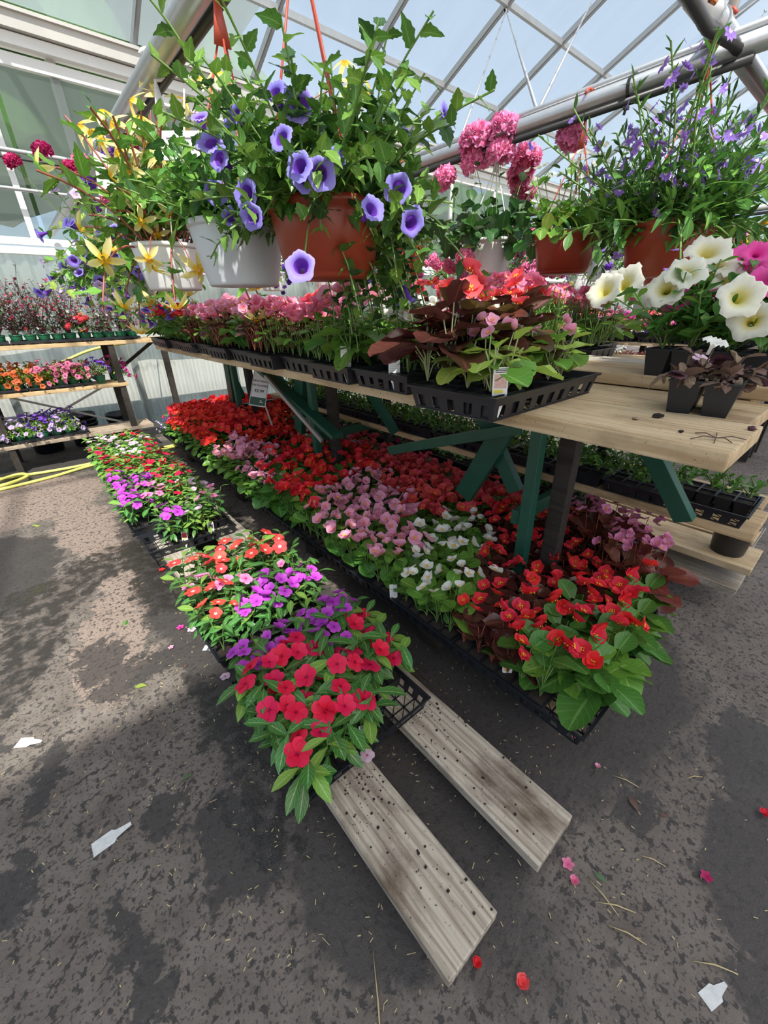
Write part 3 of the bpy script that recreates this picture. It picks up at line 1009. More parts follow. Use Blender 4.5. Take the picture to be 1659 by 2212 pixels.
for xx, rr in ((1.87, .038), (2.065, .040), (2.135, .040)):
    bb = MB(); bb.lathe([(.034, -.007, 0), (rr, -.007, 0), (rr, .007, 0), (.034, .007, 0)], 16)
    bb.build('clamp', 'galvanised', pu, Matrix.Translation((xx, YU, PZ + .066)) @ Matrix.Rotation(PI / 2, 4, 'Y'))
t = thing('pipe_stand', 'dark upright pipe rising from the pipe crossing to the roof', 'pipe', (PX1 + .02, YU, PZ))
bb = MB(); bb.tube([(0, 0, .06), (.0, -.02, .25), (.0, 0, .5), (0, 0, rz(YU) - PZ - .08)], .018, 10); bb.build('pipe', 'gutter_metal', t, smooth=True)
bb = MB(); bb.lathe([(.02, .03, 0), (.034, .035, 0), (.034, .075, 0), (.02, .08, 0)], 12); bb.build('collar', 'gutter_metal', t, smooth=True)
bb = MB(); bb.lathe([(.036, .02, 0), (.038, .024, 0), (.036, .028, 0)], 12); bb.build('green_tie', 'zip_green', t)
# thin brace rods in the roof
A1 = roofpt(1096, -6); A2 = roofpt(1292, -46)
for nm_, a_, q_ in (('thin steel brace rod from the roof to the pipe by the geranium', A1, atx(1159, 236, PX1 + .03)),
                    ('thin steel brace rod reaching low behind the torenia basket', A1, atx(978, 345, PX1 + .03)),
                    ('thin steel brace rod leaning the other way from the roof', A2, atx(1164, 236, PX1 + .03)),
                    ('thin steel brace rod above the white begonia basket', roofpt(1660, -40), atx(1366, 205, PX1 + .9)),
                    ('thin steel brace rod behind the fan flower basket', roofpt(1660, 0), atx(1490, 270, 4.2))):
    t = thing('brace_rod', nm_, 'rod', (0, 0, 0))
    a_ = a_ + Vector((0, 0, -.12))
    bb = MB(); bb.tube([a_, q_], .008, 8); bb.build('rod', 'galvanised', t, smooth=True)
    bb = MB(); bb.tube([a_ + Vector((-.03, 0, 0)), a_ + Vector((.03, 0, 0))], .014, 8); bb.build('bolt_end', 'galvanised', t, smooth=True)
# cables of the far pipes
for i, x in enumerate((3.9, 5.6)):
    pipe_thing('hanging_pipe', ['grey overhead pipe over the far flower bench aisle', 'grey overhead pipe above the far petunia bench'][i], [(x, 0, PZ), (x, YW - .1, PZ)], .028,
               extra=[('drip_hose', [(x, 0, PZ - .045), (x, YW - .1, PZ - .045)], .012, 'black_rubber')])

# ------------------------------------------------------------------ trays, cell packs, pots
def tray_mesh(LX, LY, Hh, nslot_x, nslot_y):
    """black web tray: lip, slotted sloping sides, open lattice bottom; origin at the base centre"""
    b = MB()
    tp = .014
    def P(side, u, h, off=0):
        # side 0..3, u in -1..1 along the side, h 0..1
        ix = LX / 2 - tp * (1 - h) - off; iy = LY / 2 - tp * (1 - h) - off
        z = h * Hh
        return [(u * ix, -iy, z), (ix, u * iy, z), (-u * ix, iy, z), (-ix, -u * iy, z)][side]
    def quad(side, u0, u1, h0, h1):
        t_ = .0025
        o = [P(side, u0, h0), P(side, u1, h0), P(side, u1, h1), P(side, u0, h1)]
        i_ = [P(side, u0, h0, t_), P(side, u1, h0, t_), P(side, u1, h1, t_), P(side, u0, h1, t_)]
        b.hexa(o + i_)
    for s in range(4):
        n = nslot_x if s % 2 == 0 else nslot_y
        quad(s, -1, 1, 0, .12)
        quad(s, -1, 1, .62, .92)
        w = 2.0 / n
        for k in range(n):
            u0 = -1 + k * w
            quad(s, u0, u0 + w * .32, .12, .62)
            quad(s, u0 + w * .80, u0 + w, .12, .62)
    # lip
    for s in range(4):
        o = [P(s, -1, .9, -.006), P(s, 1, .9, -.006), P(s, 1, 1.0, -.006), P(s, -1, 1.0, -.006)]
        i_ = [P(s, -1, .9, .003), P(s, 1, .9, .003), P(s, 1, 1.0, .003), P(s, -1, 1.0, .003)]
        b.hexa(o + i_)
    bx, by = LX / 2 - tp, LY / 2 - tp
    nx = max(3, int(LX / .055)); ny = max(3, int(LY / .055))
    for k in range(nx + 1):
        x = -bx + 2 * bx * k / nx
        b.box((x - .0025, -by, 0), (x + .0025, by, .003))
    for k in range(ny + 1):
        y = -by + 2 * by * k / ny
        b.box((-bx, y - .0025, 0), (bx, y + .0025, .003))
    for k in range(nx):
        x0 = -bx + 2 * bx * k / nx; x1 = -bx + 2 * bx * (k + 1) / nx
        for q in range(ny):
            y0 = -by + 2 * by * q / ny; y1 = -by + 2 * by * (q + 1) / ny
            b.beam((x0, y0, .0015), (x1, y1, .0015), .003, .002)
    return b.mesh('web_tray', 'black_plastic')


TR_X = tray_mesh(.545, .278, .060, 9, 5)       # long along X
TR_Y = tray_mesh(.278, .545, .060, 5, 9)       # long along Y


def cell_mesh(nx, ny, cell, Hh, gap=.004, mat='black_cell'):
    b = MB(); s = MB()
    for i in range(nx):
        for j in range(ny):
            cx = (i - (nx - 1) / 2) * cell; cy = (j - (ny - 1) / 2) * cell
            h0 = cell / 2 * .66; h1 = cell / 2 - gap / 2
            for sg in ((-1, -1, 1, -1), (1, -1, 1, 1), (1, 1, -1, 1), (-1, 1, -1, -1)):
                ax, ay, bx, by = sg
                b.add([(cx + ax * h0, cy + ay * h0, 0), (cx + bx * h0, cy + by * h0, 0), (cx + bx * h1, cy + by * h1, Hh), (cx + ax * h1, cy + ay * h1, Hh)], [(0, 1, 2, 3)])
                e = h1 - .002; g = h1 + gap * .5
                b.add([(cx + ax * g, cy + ay * g, Hh), (cx + bx * g, cy + by * g, Hh), (cx + bx * e, cy + by * e, Hh), (cx + ax * e, cy + ay * e, Hh)], [(0, 1, 2, 3)])
                b.add([(cx + ax * g, cy + ay * g, Hh), (cx + bx * g, cy + by * g, Hh), (cx + bx * g, cy + by * g, Hh - .005), (cx + ax * g, cy + ay * g, Hh - .005)], [(0, 3, 2, 1)])
                b.add([(cx + ax * e, cy + ay * e, Hh), (cx + bx * e, cy + by * e, Hh), (cx + bx * e, cy + by * e, Hh - .012), (cx + ax * e, cy + ay * e, Hh - .012)], [(0, 1, 2, 3)])
            b.add([(cx - h0, cy - h0, 0), (cx + h0, cy - h0, 0), (cx + h0, cy + h0, 0), (cx - h0, cy + h0, 0)], [(0, 3, 2, 1)])
            e = h1 - .002; n = 4
            V = []; F = []
            for q in range(n + 1):
                for w in range(n + 1):
                    V.append((cx - e + 2 * e * q / n, cy - e + 2 * e * w / n, Hh - .007 + RG.uniform(-.003, .004)))
            for q in range(n):
                for w in range(n): F.append((q * (n + 1) + w, (q + 1) * (n + 1) + w, (q + 1) * (n + 1) + w + 1, q * (n + 1) + w + 1))
            s.add(V, F)
    return b.mesh('cell_pack', mat), s.mesh('soil', 'soil', True)


PK4 = cell_mesh(2, 2, .0655, .058)
PK4D = cell_mesh(2, 2, .073, .080)


def pack_base(root, pk=PK4, M=None):
    new_obj('cell_pack', pk[0], root, M)
    new_obj('soil', pk[1], root, M)


def tag_mesh(kind):
    b = MB()
    w, h = .016, .052
    b.add([(-w, 0, 0), (w, 0, 0), (w, 0, h), (-w, 0, h), (0, 0, -.05), (-w, .0012, 0), (w, .0012, 0), (w, .0012, h), (-w, .0012, h)],
          [(0, 1, 2, 3), (5, 8, 7, 6), (0, 4, 1), (5, 6, 4), (1, 6, 7, 2), (0, 3, 8, 5), (3, 2, 7, 8)], 0)
    e = -.0006
    b.add([(-w * .8, e, h * .22), (w * .8, e, h * .22), (w * .8, e, h * .74), (-w * .8, e, h * .74)], [(0, 1, 2, 3)], 1)
    b.add([(-w * .8, e, h * .04), (w * .4, e, h * .04), (w * .4, e, h * .16), (-w * .8, e, h * .16)], [(0, 1, 2, 3)], 2)
    for k in range(3):
        b.add([(-w * .7, e, h * (.80 + k * .06)), (w * .7, e, h * (.80 + k * .06)), (w * .7, e, h * (.825 + k * .06)), (-w * .7, e, h * (.825 + k * .06))], [(0, 1, 2, 3)], 3)
    return b.mesh('plant_tag', ['card_white', kind, 'print_yellow', 'print_black'])


TAGS = {k: tag_mesh(k) for k in ('print_red', 'print_pink', 'print_purple')}


def text_tag_mesh():
    """back of a tag: rows of small print"""
    b = MB(); w, h = .016, .058
    b.add([(-w, 0, 0), (w, 0, 0), (w, 0, h), (-w, 0, h), (0, 0, -.05), (-w, .0012, 0), (w, .0012, 0), (w, .0012, h), (-w, .0012, h)],
          [(0, 1, 2, 3), (5, 8, 7, 6), (0, 4, 1), (5, 6, 4), (1, 6, 7, 2), (0, 3, 8, 5), (3, 2, 7, 8)], 0)
    for k in range(8):
        z = h * (.08 + k * .085)
        b.add([(-w * .75, -.0006, z), (w * (.75 - .3 * (k % 3 == 0)), -.0006, z), (w * (.75 - .3 * (k % 3 == 0)), -.0006, z + .0014), (-w * .75, -.0006, z + .0014)], [(0, 1, 2, 3)], 1)
    return b.mesh('plant_tag', ['card_white', 'stake_grey'])


TAGS['text'] = text_tag_mesh()


def pot_mesh(R, Hh, mats, rib=0, taper=.76, n=48, saucer=False, fluted=True):
    b = MB(); r0 = R * taper
    if fluted:
        prof = [(.001, 0, 0), (r0 * .96, 0, 0), (r0, .004, 0), (r0 * 1.01, .012, 0), (r0 * 1.015, .018, 1), (R * .965, Hh * .88, 1), (R * .97, Hh * .90, 0), (R, Hh * .90, 0), (R * 1.01, Hh, 0), (R * .97, Hh, 0), (R * .93, Hh * .86, 0), (.001, Hh * .86, 0)]
    else:
        prof = [(.001, 0, 0), (r0 * .90, 0, 0), (r0 * .93, .006, 0), (r0 * .98, Hh * .10, 0), (r0 * 1.0, Hh * .105, 0), (R * .95, Hh * .80, 0), (R * .955, Hh * .88, 0), (R * 1.02, Hh * .90, 0), (R * 1.04, Hh, 0), (R * .97, Hh, 0), (R * .92, Hh * .86, 0), (.001, Hh * .86, 0)]
    b.lathe(prof, n, rib, 2)
    return b.mesh('pot', mats, True)


WHITE_POT = pot_mesh(.138, .165, 'white_plastic', .0022)
GREY_POT = pot_mesh(.148, .175, 'grey_white_plastic', .0022)
TERRA_POT = pot_mesh(.150, .165, 'terracotta_plastic', 0, .80, fluted=False)
TERRA_BIG = pot_mesh(.165, .185, 'terracotta_plastic', 0, .80, fluted=False)
GREEN_POT = pot_mesh(.052, .088, 'green_plastic', 0, .72, 20, fluted=False)


def soil_disc(R, z):
    b = MB(); b.lathe([(.001, z + .008, 0), (R * .5, z + .006, 0), (R, z, 0)], 24)
    return b.mesh('soil', 'soil', True)


def hanger(root, R, z0, hook, mat, n=3, r=.0028, a0=.4, across='x'):
    """wires from the rim up to a hook that clips over a pipe; hook is in root's space"""
    b = MB(); hk = Vector(hook)
    neck = hk + Vector((0, 0, -.14))
    for k in range(n):
        a = a0 + 2 * PI * k / n
        b.tube([(R * math.cos(a), R * math.sin(a), z0), neck + Vector((.012 * math.cos(a), .012 * math.sin(a), 0))], r, 6)
    b.hexa([neck + Vector(q) for q in ((-.024, -.003, -.01), (.024, -.003, -.01), (.024, .003, -.01), (-.024, .003, -.01), (-.006, -.003, .09), (.006, -.003, .09), (.006, .003, .09), (-.006, .003, .09))])
    pts = []
    for q in range(10):
        a = -PI * .5 + q / 9 * PI * 1.35
        pts.append(hk + Vector((.042 * math.cos(a) if across == 'x' else 0, 0 if across == 'x' else .042 * math.cos(a), .002 + .042 * math.sin(a))))
    b.tube([neck + Vector((0, 0, .08))] + pts, .0055, 6)
    return b.build('hanger', mat, root, smooth=True)


# ------------------------------------------------------------------ benches
def bench(name, label, loc=(0, 0, 0)): return thing(name, label, 'bench', loc)


TOPZ = 1.255
bt = bench('display_bench', 'long timber display bench of thick planks on green trestles', (.93, .12, 0))
def plank(par, x0, x1, y0, y1, ztop, mat, th=.038, nm='plank'):
    pl = par.matrix_basis.translation
    return board(nm, (x1 - x0, y1 - y0, th), mat, par, (Vector(((x0 + x1) / 2, (y0 + y1) / 2, ztop - th / 2)) - pl))


plank(bt, .93, 1.214, .12, 4.15, TOPZ, 'pine')
plank(bt, 1.220, 1.504, .145, 4.14, TOPZ, 'pine')
plank(bt, 1.510, 1.794, .02, 4.16, TOPZ + .042, 'pine')
plank(bt, 1.800, 1.99, .03, 4.15, TOPZ + .042, 'weathered_light')
plank(bt, 1.510, 1.70, .20, 4.1, TOPZ, 'pine_shade', nm='under_plank')
plank(bt, 2.00, 2.284, .10, 4.15, TOPZ, 'pine')
plank(bt, 2.290, 2.574, .12, 4.15, TOPZ, 'pine')
def leg(par, a, b_, w=.038, h=.085, mat='green_paint', nm='leg', up=(0, 1, 0)):
    pl = par.matrix_basis.translation
    bb = MB(); bb.beam(Vector(a) - pl, Vector(b_) - pl, w, h, up=up)
    return bb.build(nm, mat, par, bevel=.003)


for y0 in (.80, 2.55, 3.95):
    for s_, xa in ((0, 1.50), (1, 2.20)):
        leg(bt, (xa, y0, 1.217), (xa - .0, y0 - .02, 0.0), .05, .05, 'green_paint' if s_ == 0 else 'dark_post')
    leg(bt, (1.60, y0 - .09, 1.217), (1.62, y0 - .10, 0.0), .06, .07, 'dark_post', 'post')
    leg(bt, (1.55, y0 + .42, 1.21), (1.60, y0 + .12, .72), .04, .07, 'green_paint', 'brace')
    leg(bt, (1.48, y0 + .06, 1.21), (1.60, y0 + .42, .60), .04, .10, 'green_paint', 'brace')
    leg(bt, (1.70, y0 - .20, 1.21), (1.85, y0 - .50, .72), .04, .07, 'green_paint', 'brace')
    leg(bt, (1.40, y0 + .08, 1.19), (2.45, y0 + .08, 1.19), .04, .05, 'green_paint', 'crossbar', up=(0, 0, 1))
leg(bt, (1.46, .86, 1.06), (1.50, 1.72, .75), .02, .05, 'green_paint', 'diagonal_strap')
leg(bt, (1.46, 2.2, .74), (1.46, 3.3, 1.10), .03, .09, 'green_paint', 'diagonal_brace')
leg(bt, (1.40, 2.3, .70), (1.40, 3.05, 1.05), .02, .03, 'aluminium', 'diagonal_strap')
# middle shelf inside the trestles
plank(bt, 1.95, 2.235, .09, 4.2, .70, 'pine_shade', nm='shelf_plank')
plank(bt, 2.26, 2.45, .12, 4.2, .70, 'pine_shade', nm='shelf_plank')
for yy in (.85, 2.6, 4.0): leg(bt, (1.50, yy, .64), (2.5, yy, .64), .04, .07, 'green_paint', 'shelf_bearer', up=(0, 0, 1))

bl = bench('plank_bench', 'two weathered grey planks laid low on blocks under the vinca trays', (.31, .16, 0))
plank(bl, .312, .498, .165, 2.45, .12, 'weathered')
plank(bl, .662, .853, .145, 2.45, .12, 'weathered')
plank(bl, .312, .498, 2.46, 5.1, .12, 'weathered_light')
plank(bl, .662, .853, 2.46, 5.1, .12, 'weathered_light')
for yy in (.85, 2.2, 3.6, 4.9):
    pl = bl.matrix_basis.translation
    board('block', (.64, .09, .081), 'dark_post', bl, Vector((.585, yy, .0405)) - pl)

bs = bench('step_bench', 'low timber shelf that carries the begonia trays', (.97, .18, 0))
for i, (xa, xb) in enumerate(((1.085, 1.235), (1.26, 1.42), (1.44, 1.63), (1.68, 1.87), (1.92, 2.11))):
    plank(bs, xa, xb, .245 + .04 * (i % 2) + (.2 if i > 3 else 0), 5.3, .22, 'pine_shade')
for yy in (1.0, 2.1, 3.3, 4.7):
    pl = bs.matrix_basis.translation
    board('bearer', (1.00, .089, .089), 'dark_post', bs, Vector((1.60, yy, .1375)) - pl)
    for xx in (1.18, 1.56, 2.02): board('foot', (.14, .14, .092), 'dark_post', bs, Vector((xx, yy, .046)) - pl)
br = bench('step_bench', 'low plank shelf behind the trestles holding one black pot', (2.46, .07, 0))
plank(br, 2.47, 2.752, .068, 5.2, .30, 'pine')
plank(br, 2.44, 2.645, .085, 5.2, .18, 'weathered_light')
plank(br, 2.78, 3.06, .12, 5.2, .30, 'pine_shade')
for yy in (.8, 2.6, 4.4):
    pl = br.matrix_basis.translation
    board('bearer', (.32, .089, .08), 'dark_post', br, Vector((2.90, yy, .22)) - pl)
    board('foot', (.10, .12, .26), 'dark_post', br, Vector((2.72, yy, .13)) - pl)
    board('foot', (.10, .12, .18), 'dark_post', br, Vector((2.98, yy, .09)) - pl)
    board('low_foot', (.14, .10, .142), 'dark_post', br, Vector((2.54, yy, .071)) - pl)
bk = bench('shelf_bench', 'three-tier timber bench along the back wall', (-2.2, 5.5, 0))
pl = bk.matrix_basis.translation
for z, x1, mt in ((.30, 1.0, 'weathered_x'), (.80, .86, 'pine_x'), (1.235, 1.40, 'pine_x')):
    for k in range(2 if z < 1 else 3):
        y0 = 5.50 + k * .20
        board('plank', (x1 + 2.2, .185, .038), mt, bk, Vector(((x1 - 2.2) / 2, y0 + .0925, z - .019)) - pl)
for x in (-1.6, -.35, .80):
    for y in (5.54, 6.02):
        leg(bk, (x, y, 1.197), (x, y, 0), .06, .06, 'dark_post', 'leg')
    leg(bk, (x, 5.54, .24), (x, 6.02, .24), .04, .06, 'dark_post', 'rung')
    leg(bk, (x, 5.54, .74), (x, 6.02, .74), .04, .06, 'dark_post', 'rung')
leg(bk, (-.35, 6.06, .76), (.80, 6.06, .24), .02, .04, 'gutter_metal', 'cross_brace', up=(0, 1, 0))
leg(bk, (-.35, 6.08, .24), (.80, 6.08, .76), .02, .04, 'gutter_metal', 'cross_brace', up=(0, 1, 0))
leg(bk, (.80, 5.98, .84), (1.32, 5.98, 1.18), .03, .05, 'dark_post', 'corner_brace', up=(0, 1, 0))
leg(bk, (1.33, 5.56, 1.197), (1.33, 5.56, 0), .06, .06, 'dark_post', 'leg')
# second and third benches further in
bf = bench('shelf_bench', 'tiered timber bench of bright petunias beyond the main bench', (5.2, .2, 0))
pl = bf.matrix_basis.translation
for x0, z in ((5.35, .52), (5.58, .84), (5.80, 1.09), (6.10, 1.09), (6.40, 1.09), (6.72, 1.09), (7.05, 1.09)):
    board('plank', (.28, 5.4, .038), 'pine', bf, Vector((x0 + .14, 3.0, z - .019)) - pl)
for yy in (.6, 2.4, 4.2, 5.5):
    for x, z in ((5.50, .48), (5.72, .80), (5.98, 1.05), (7.2, 1.05)): leg(bf, (x, yy, z), (x, yy, 0), .07, .07, 'dark_post')
# ------------------------------------------------------------------ kinds of bedding plants
KIND = {
    # name: (flower word, leaf word, plant word, generator, parameters, stem material)
    'red_big': ('red', 'broad green', 'begonia', gen_begonia, dict(leaf='mid', leaf2='fresh', lsz=.112, fl='red', fsz=.052, h=.14, nl=30, nf=6, clumps=3), 'stem_green'),
    'red': ('red', 'green', 'begonia', gen_begonia, dict(leaf='mid', leaf2='fresh', lsz=.070, fl='red', fsz=.040, h=.12, nl=28, nf=12), 'stem_green'),
    'scarlet': ('bright scarlet', 'fresh green', 'begonia', gen_begonia, dict(leaf='fresh', leaf2='mid', lsz=.050, fl='scarlet', fsz=.042, h=.15, nl=24, nf=20), 'stem_green'),
    'coral': ('coral red', 'small green', 'begonia', gen_begonia, dict(leaf='mid', leaf2='fresh', lsz=.060, fl='coral', fsz=.050, h=.13, nl=28, nf=13), 'stem_green'),
    'red_bronze': ('red', 'dark bronze', 'begonia', gen_begonia, dict(leaf='bronze', lsz=.090, fl='red', fsz=.046, h=.12, nl=30, nf=5, clumps=2), 'stem_red'),
    'pink_bronze': ('pink', 'tall rusty', 'begonia', gen_begonia, dict(leaf='rust', leaf2='bronze', lsz=.100, fl='orchid', fsz=.036, h=.22, nl=22, nf=10, upright=.25), 'stem_red'),
    'pink_dark': ('pink', 'bronze', 'begonia', gen_begonia, dict(leaf='bronze', leaf2='olive', lsz=.048, fl='pink', fsz=.038, h=.13, nl=24, nf=18), 'stem_red'),
    'pink': ('pale pink', 'green', 'begonia', gen_begonia, dict(leaf='fresh', leaf2='mid', lsz=.082, fl='pink', fsz=.050, h=.13, nl=28, nf=9), 'stem_green'),
    'rose': ('rose pink', 'olive', 'begonia', gen_begonia, dict(leaf='fresh', leaf2='olive', lsz=.048, fl='rose', fsz=.036, h=.12, nl=22, nf=21), 'stem_green'),
    'white': ('white', 'round green', 'begonia', gen_begonia, dict(leaf='fresh', leaf2='mid', lsz=.098, fl='white', fsz=.046, h=.12, nl=28, nf=4, clumps=2), 'stem_green'),
    'white_dense': ('white', 'fresh green', 'begonia', gen_begonia, dict(leaf='fresh', lsz=.050, fl='white', fsz=.033, h=.11, nl=26, nf=16), 'stem_green'),
    'coral_dark': ('coral', 'tall dark bronze', 'begonia', gen_begonia, dict(leaf='bronze', leaf2='olive', lsz=.105, fl='coral', fsz=.040, h=.145, nl=40, nf=8, upright=.1, clumps=4), 'stem_pale'),
    'pale': ('faded pink', 'yellow-green', 'begonia', gen_begonia, dict(leaf='lime', leaf2='fresh', lsz=.062, fl='pink', fsz=.026, h=.085, nl=36, nf=6, clumps=2), 'stem_pale'),
    'crimson': ('crimson', 'glossy green', 'vinca', gen_vinca, dict(fl='crimson', fsz=.036, nf=5, nl=60, lsz=.084), 'stem_green'),
    'magenta': ('purple', 'glossy green', 'vinca', gen_vinca, dict(fl='magenta', fsz=.030, nf=8, nl=60, lsz=.066), 'stem_green'),
    'coralvinca': ('coral', 'glossy green', 'vinca', gen_vinca, dict(fl='coralvinca', fsz=.032, nf=4, nl=64, lsz=.062, h=.19), 'stem_green'),
    'pinkvinca': ('bright pink', 'glossy green', 'vinca', gen_vinca, dict(fl='pinkvinca', fsz=.030, nf=5, nl=56, lsz=.062, h=.17), 'stem_green'),
    'palevinca': ('pale lilac', 'light green', 'vinca', gen_vinca, dict(fl='palevinca', fsz=.028, nf=3, nl=52, lsz=.062, h=.15, light=.7), 'stem_green'),
    'redvinca': ('red', 'light green', 'vinca', gen_vinca, dict(fl='crimson', fsz=.029, nf=3, nl=52, lsz=.062, h=.16, light=.7), 'stem_green'),
    'bare_vinca': ('few pink', 'dark green', 'vinca', gen_vinca, dict(fl='pinkvinca', fsz=.022, nf=2, nl=56, lsz=.056, h=.18, light=.0), 'stem_green'),
}


def gs(rng, soil=.06, half=.034, **k):
    bases = [(sx_ * half, sy_ * half, soil) for sx_ in (-1, 1) for sy_ in (-1, 1)]
    return gen_stems(rng, bases, **k)


def simple_kind(fw, lw, pw, flowers, leaves, n=22, length=(.09, .14), lsz=.035, fsz=.022, per=6, ptip=.6, pside=.02, elev=(40, 88), bend=(.2, .7), stem='stem_green'):
    return (fw, lw, pw, gs, dict(n=n, length=length, elev=elev, bend=bend, leaves=leaves, lsz=lsz, per=per, flowers=flowers, fsz=fsz, ptip=ptip, pside=pside), stem)


LF = ['leaf|oval0_fresh', 'leaf|oval1_fresh', 'leaf|oval0_lime']
LM = ['leaf|oval0_mid', 'leaf|oval1_mid', 'leaf|oval0_fresh']
LL = ['leaf|oval0_lime', 'leaf|oval1_lime', 'leaf|oval0_fresh']
for c, w in (('hot', 'hot pink'), ('violet', 'deep violet'), ('orange', 'orange red'), ('rose', 'rose'), ('white', 'white'), ('lavender', 'lavender'), ('coral', 'coral'), ('wine', 'wine red')):
    KIND['pet_' + c] = simple_kind(w, 'light green', 'petunia', ['flower|pet_' + c], LF if c != 'wine' else LM)
    KIND['lime_' + c] = simple_kind(w, 'yellow-green', 'petunia', ['flower|pet_' + c], LL, ptip=.42)
KIND['marigold'] = simple_kind('golden', 'green', 'marigold', ['flower|marigold', 'flower|mar_lemon', 'flower|mar_orange'], LM, fsz=.026, ptip=.5, length=(.11, .18))
KIND['dust'] = simple_kind('small lilac', 'fine green', 'alyssum', ['flower|tiny_lavender', 'flower|tiny_violet'], ['leaf|lance0_grey', 'leaf|lance1_mid'], n=34, length=(.10, .20), fsz=.012, ptip=.9, pside=.12, lsz=.03, per=7)
KIND['seedling'] = simple_kind('no', 'small green', 'seedling', [], ['leaf|oval0_mid', 'leaf|oval1_fresh', 'leaf|small_mid'], n=16, length=(.03, .07), lsz=.035, per=4)
KIND['herb'] = simple_kind('no', 'fine green', 'herb', [], ['leaf|lance0_mid', 'leaf|lance0_fresh'], n=36, length=(.10, .18), lsz=.030, per=9, elev=(60, 90), bend=(0, .3))
KIND['lime_bed'] = simple_kind('no', 'yellow-green', 'coleus', [], LL, n=24, length=(.07, .12), lsz=.04, per=6)
KIND['snap'] = simple_kind('red spiked', 'green', 'salvia', ['flower|tiny_coral', 'flower|tiny_red'], LM, n=20, length=(.16, .28), fsz=.012, ptip=1, pside=.35, lsz=.035, per=8, elev=(65, 90), bend=(0, .2))
KIND['coleus_red'] = simple_kind('rusty', 'reddish', 'coleus', [], ['leaf|oval0_rust', 'leaf|oval1_bronze'], n=20, length=(.05, .08), lsz=.04, per=5)
KIND['viola'] = simple_kind('mixed violet', 'green', 'pansy', ['flower|tiny_violet', 'flower|tiny_lavender', 'flower|tiny_white'], LM, fsz=.022, ptip=.9, length=(.07, .12))

VARS = {}
NV = 5


def variant(kind, i):
    if (kind, i) not in VARS:
        fw, lw, pw, gen, prm, sm = KIND[kind]
        it, st = gen(random.Random(hash_s(kind) + i * 101), **prm)
        VARS[(kind, i)] = dict(items=it, stems=st, fol=None, blo=None, stm=None)
    return VARS[(kind, i)]


def hash_s(s):
    h = 7
    for ch in s: h = (h * 31 + ord(ch)) % 99991
    return h


def var_mesh(kind, i, what):
    v = variant(kind, i)
    if v[what] is None:
        if what == 'stm': v[what] = stems_mesh('stem_cluster', v['stems'], KIND[kind][5], 3)
        else:
            its = [t for t in v['items'] if t[0] == ('leaf' if what == 'fol' else 'flower')]
            v[what] = merge_items('foliage' if what == 'fol' else 'blossom', its) if its else False
    return v[what]


NPACK = [0]
K_LEAF, K_FLOWER = 1.75, 2.7


def make_pack(kind, loc, place, rng, grp=None, pk=PK4, long_axis=None, scale=1.0, sc_z=1.0, with_tag=None, clip_x=None):
    fw, lw, pw, gen, prm, sm = KIND[kind]
    if len(('%s %s pack with %s leaves %s' % (fw, pw, lw, place)).split()) > 16: lw = lw.split()[-1]
    if len(('%s %s pack with %s leaves %s' % (fw, pw, lw, place)).split()) > 16: fw = fw.split()[-1]
    if fw == 'no': label = '%s %s pack without flowers, %s' % (lw, pw, place)
    else: label = '%s %s pack with %s leaves, %s' % (fw, pw, lw, place)
    rzz = rng.randrange(4) * PI / 2 if long_axis is None else 0
    t = thing(pw + '_pack', label, 'plant pack', loc, rzz, 'packs ' + (grp or place))
    NPACK[0] += 1
    offs = [Vector((0, 0, 0))]
    if long_axis is not None: offs = [long_axis * .066, long_axis * -.066]
    k = proj(Vector(loc) + Vector((0, 0, .12)))[2]
    for of in offs:
        MT = Matrix.Translation(of)
        pack_base(t, pk, MT)
        i = rng.randrange(NV)
        R = MT @ (Matrix.Rotation(rng.randrange(4) * PI / 2, 4, 'Z') if long_axis is not None else Matrix.Identity(4))
        dz = .022 if pk is PK4D else 0
        R = R @ Matrix.Translation((0, 0, dz)) @ Matrix.Scale(scale, 4)
        v = variant(kind, i)
        if k < (2.7 if clip_x is not None else K_LEAF):
            for it in v['items']:
                if it[0] == 'leaf':
                    ML = R @ it[2]
                    if clip_x is not None and (t.matrix_basis @ ML @ Vector((0, 1, 0))).x < clip_x: continue
                    new_obj('leaf', mesh_of(it[1]), t, ML)
        else:
            me = var_mesh(kind, i, 'fol')
            if me: tag(new_obj('foliage', me, t, R), kind='stuff')
        if k < K_FLOWER:
            for it in v['items']:
                if it[0] == 'flower':
                    o = new_obj('flower', mesh_of(it[1]), t, R @ it[2])
                    if it[3] and k < K_FLOWER:
                        new_obj('stamen', mesh_of(it[3][0]), o)
        else:
            me = var_mesh(kind, i, 'blo')
            if me: tag(new_obj('blossom', me, t, R), kind='stuff')
        if v['stems'] and k < 3.2: tag(new_obj('stem_cluster', var_mesh(kind, i, 'stm'), t, R), kind='stuff')
    if with_tag:
        for (kd, ox, oy, rot, lean) in with_tag:
            new_obj('plant_tag', TAGS[kd], t, Matrix.Rotation(-rzz, 4, 'Z') @ Matrix.Translation((ox, oy, .058)) @ Matrix.Rotation(rot, 4, 'Z') @ Matrix.Rotation(lean, 4, 'X') @ Matrix.Scale(1.15, 4))
    return t


ORD = ['first', 'second', 'third', 'fourth', 'fifth', 'sixth', 'seventh', 'eighth', 'ninth', 'tenth', 'eleventh', 'twelfth', 'thirteenth', 'fourteenth', 'fifteenth']


def nth(i): return ORD[i] if i < len(ORD) else ('sixteenth', 'seventeenth', 'eighteenth', 'nineteenth', 'twentieth', 'twenty-first', 'twenty-second', 'twenty-third', 'twenty-fourth', 'twenty-fifth', 'twenty-sixth', 'twenty-seventh', 'twenty-eighth')[i - 15]


def pick(ctrl, p):
    q = proj(p)
    return min(ctrl, key=lambda c: (c[0] - q[0]) ** 2 + (c[1] - q[1]) ** 2)[2]


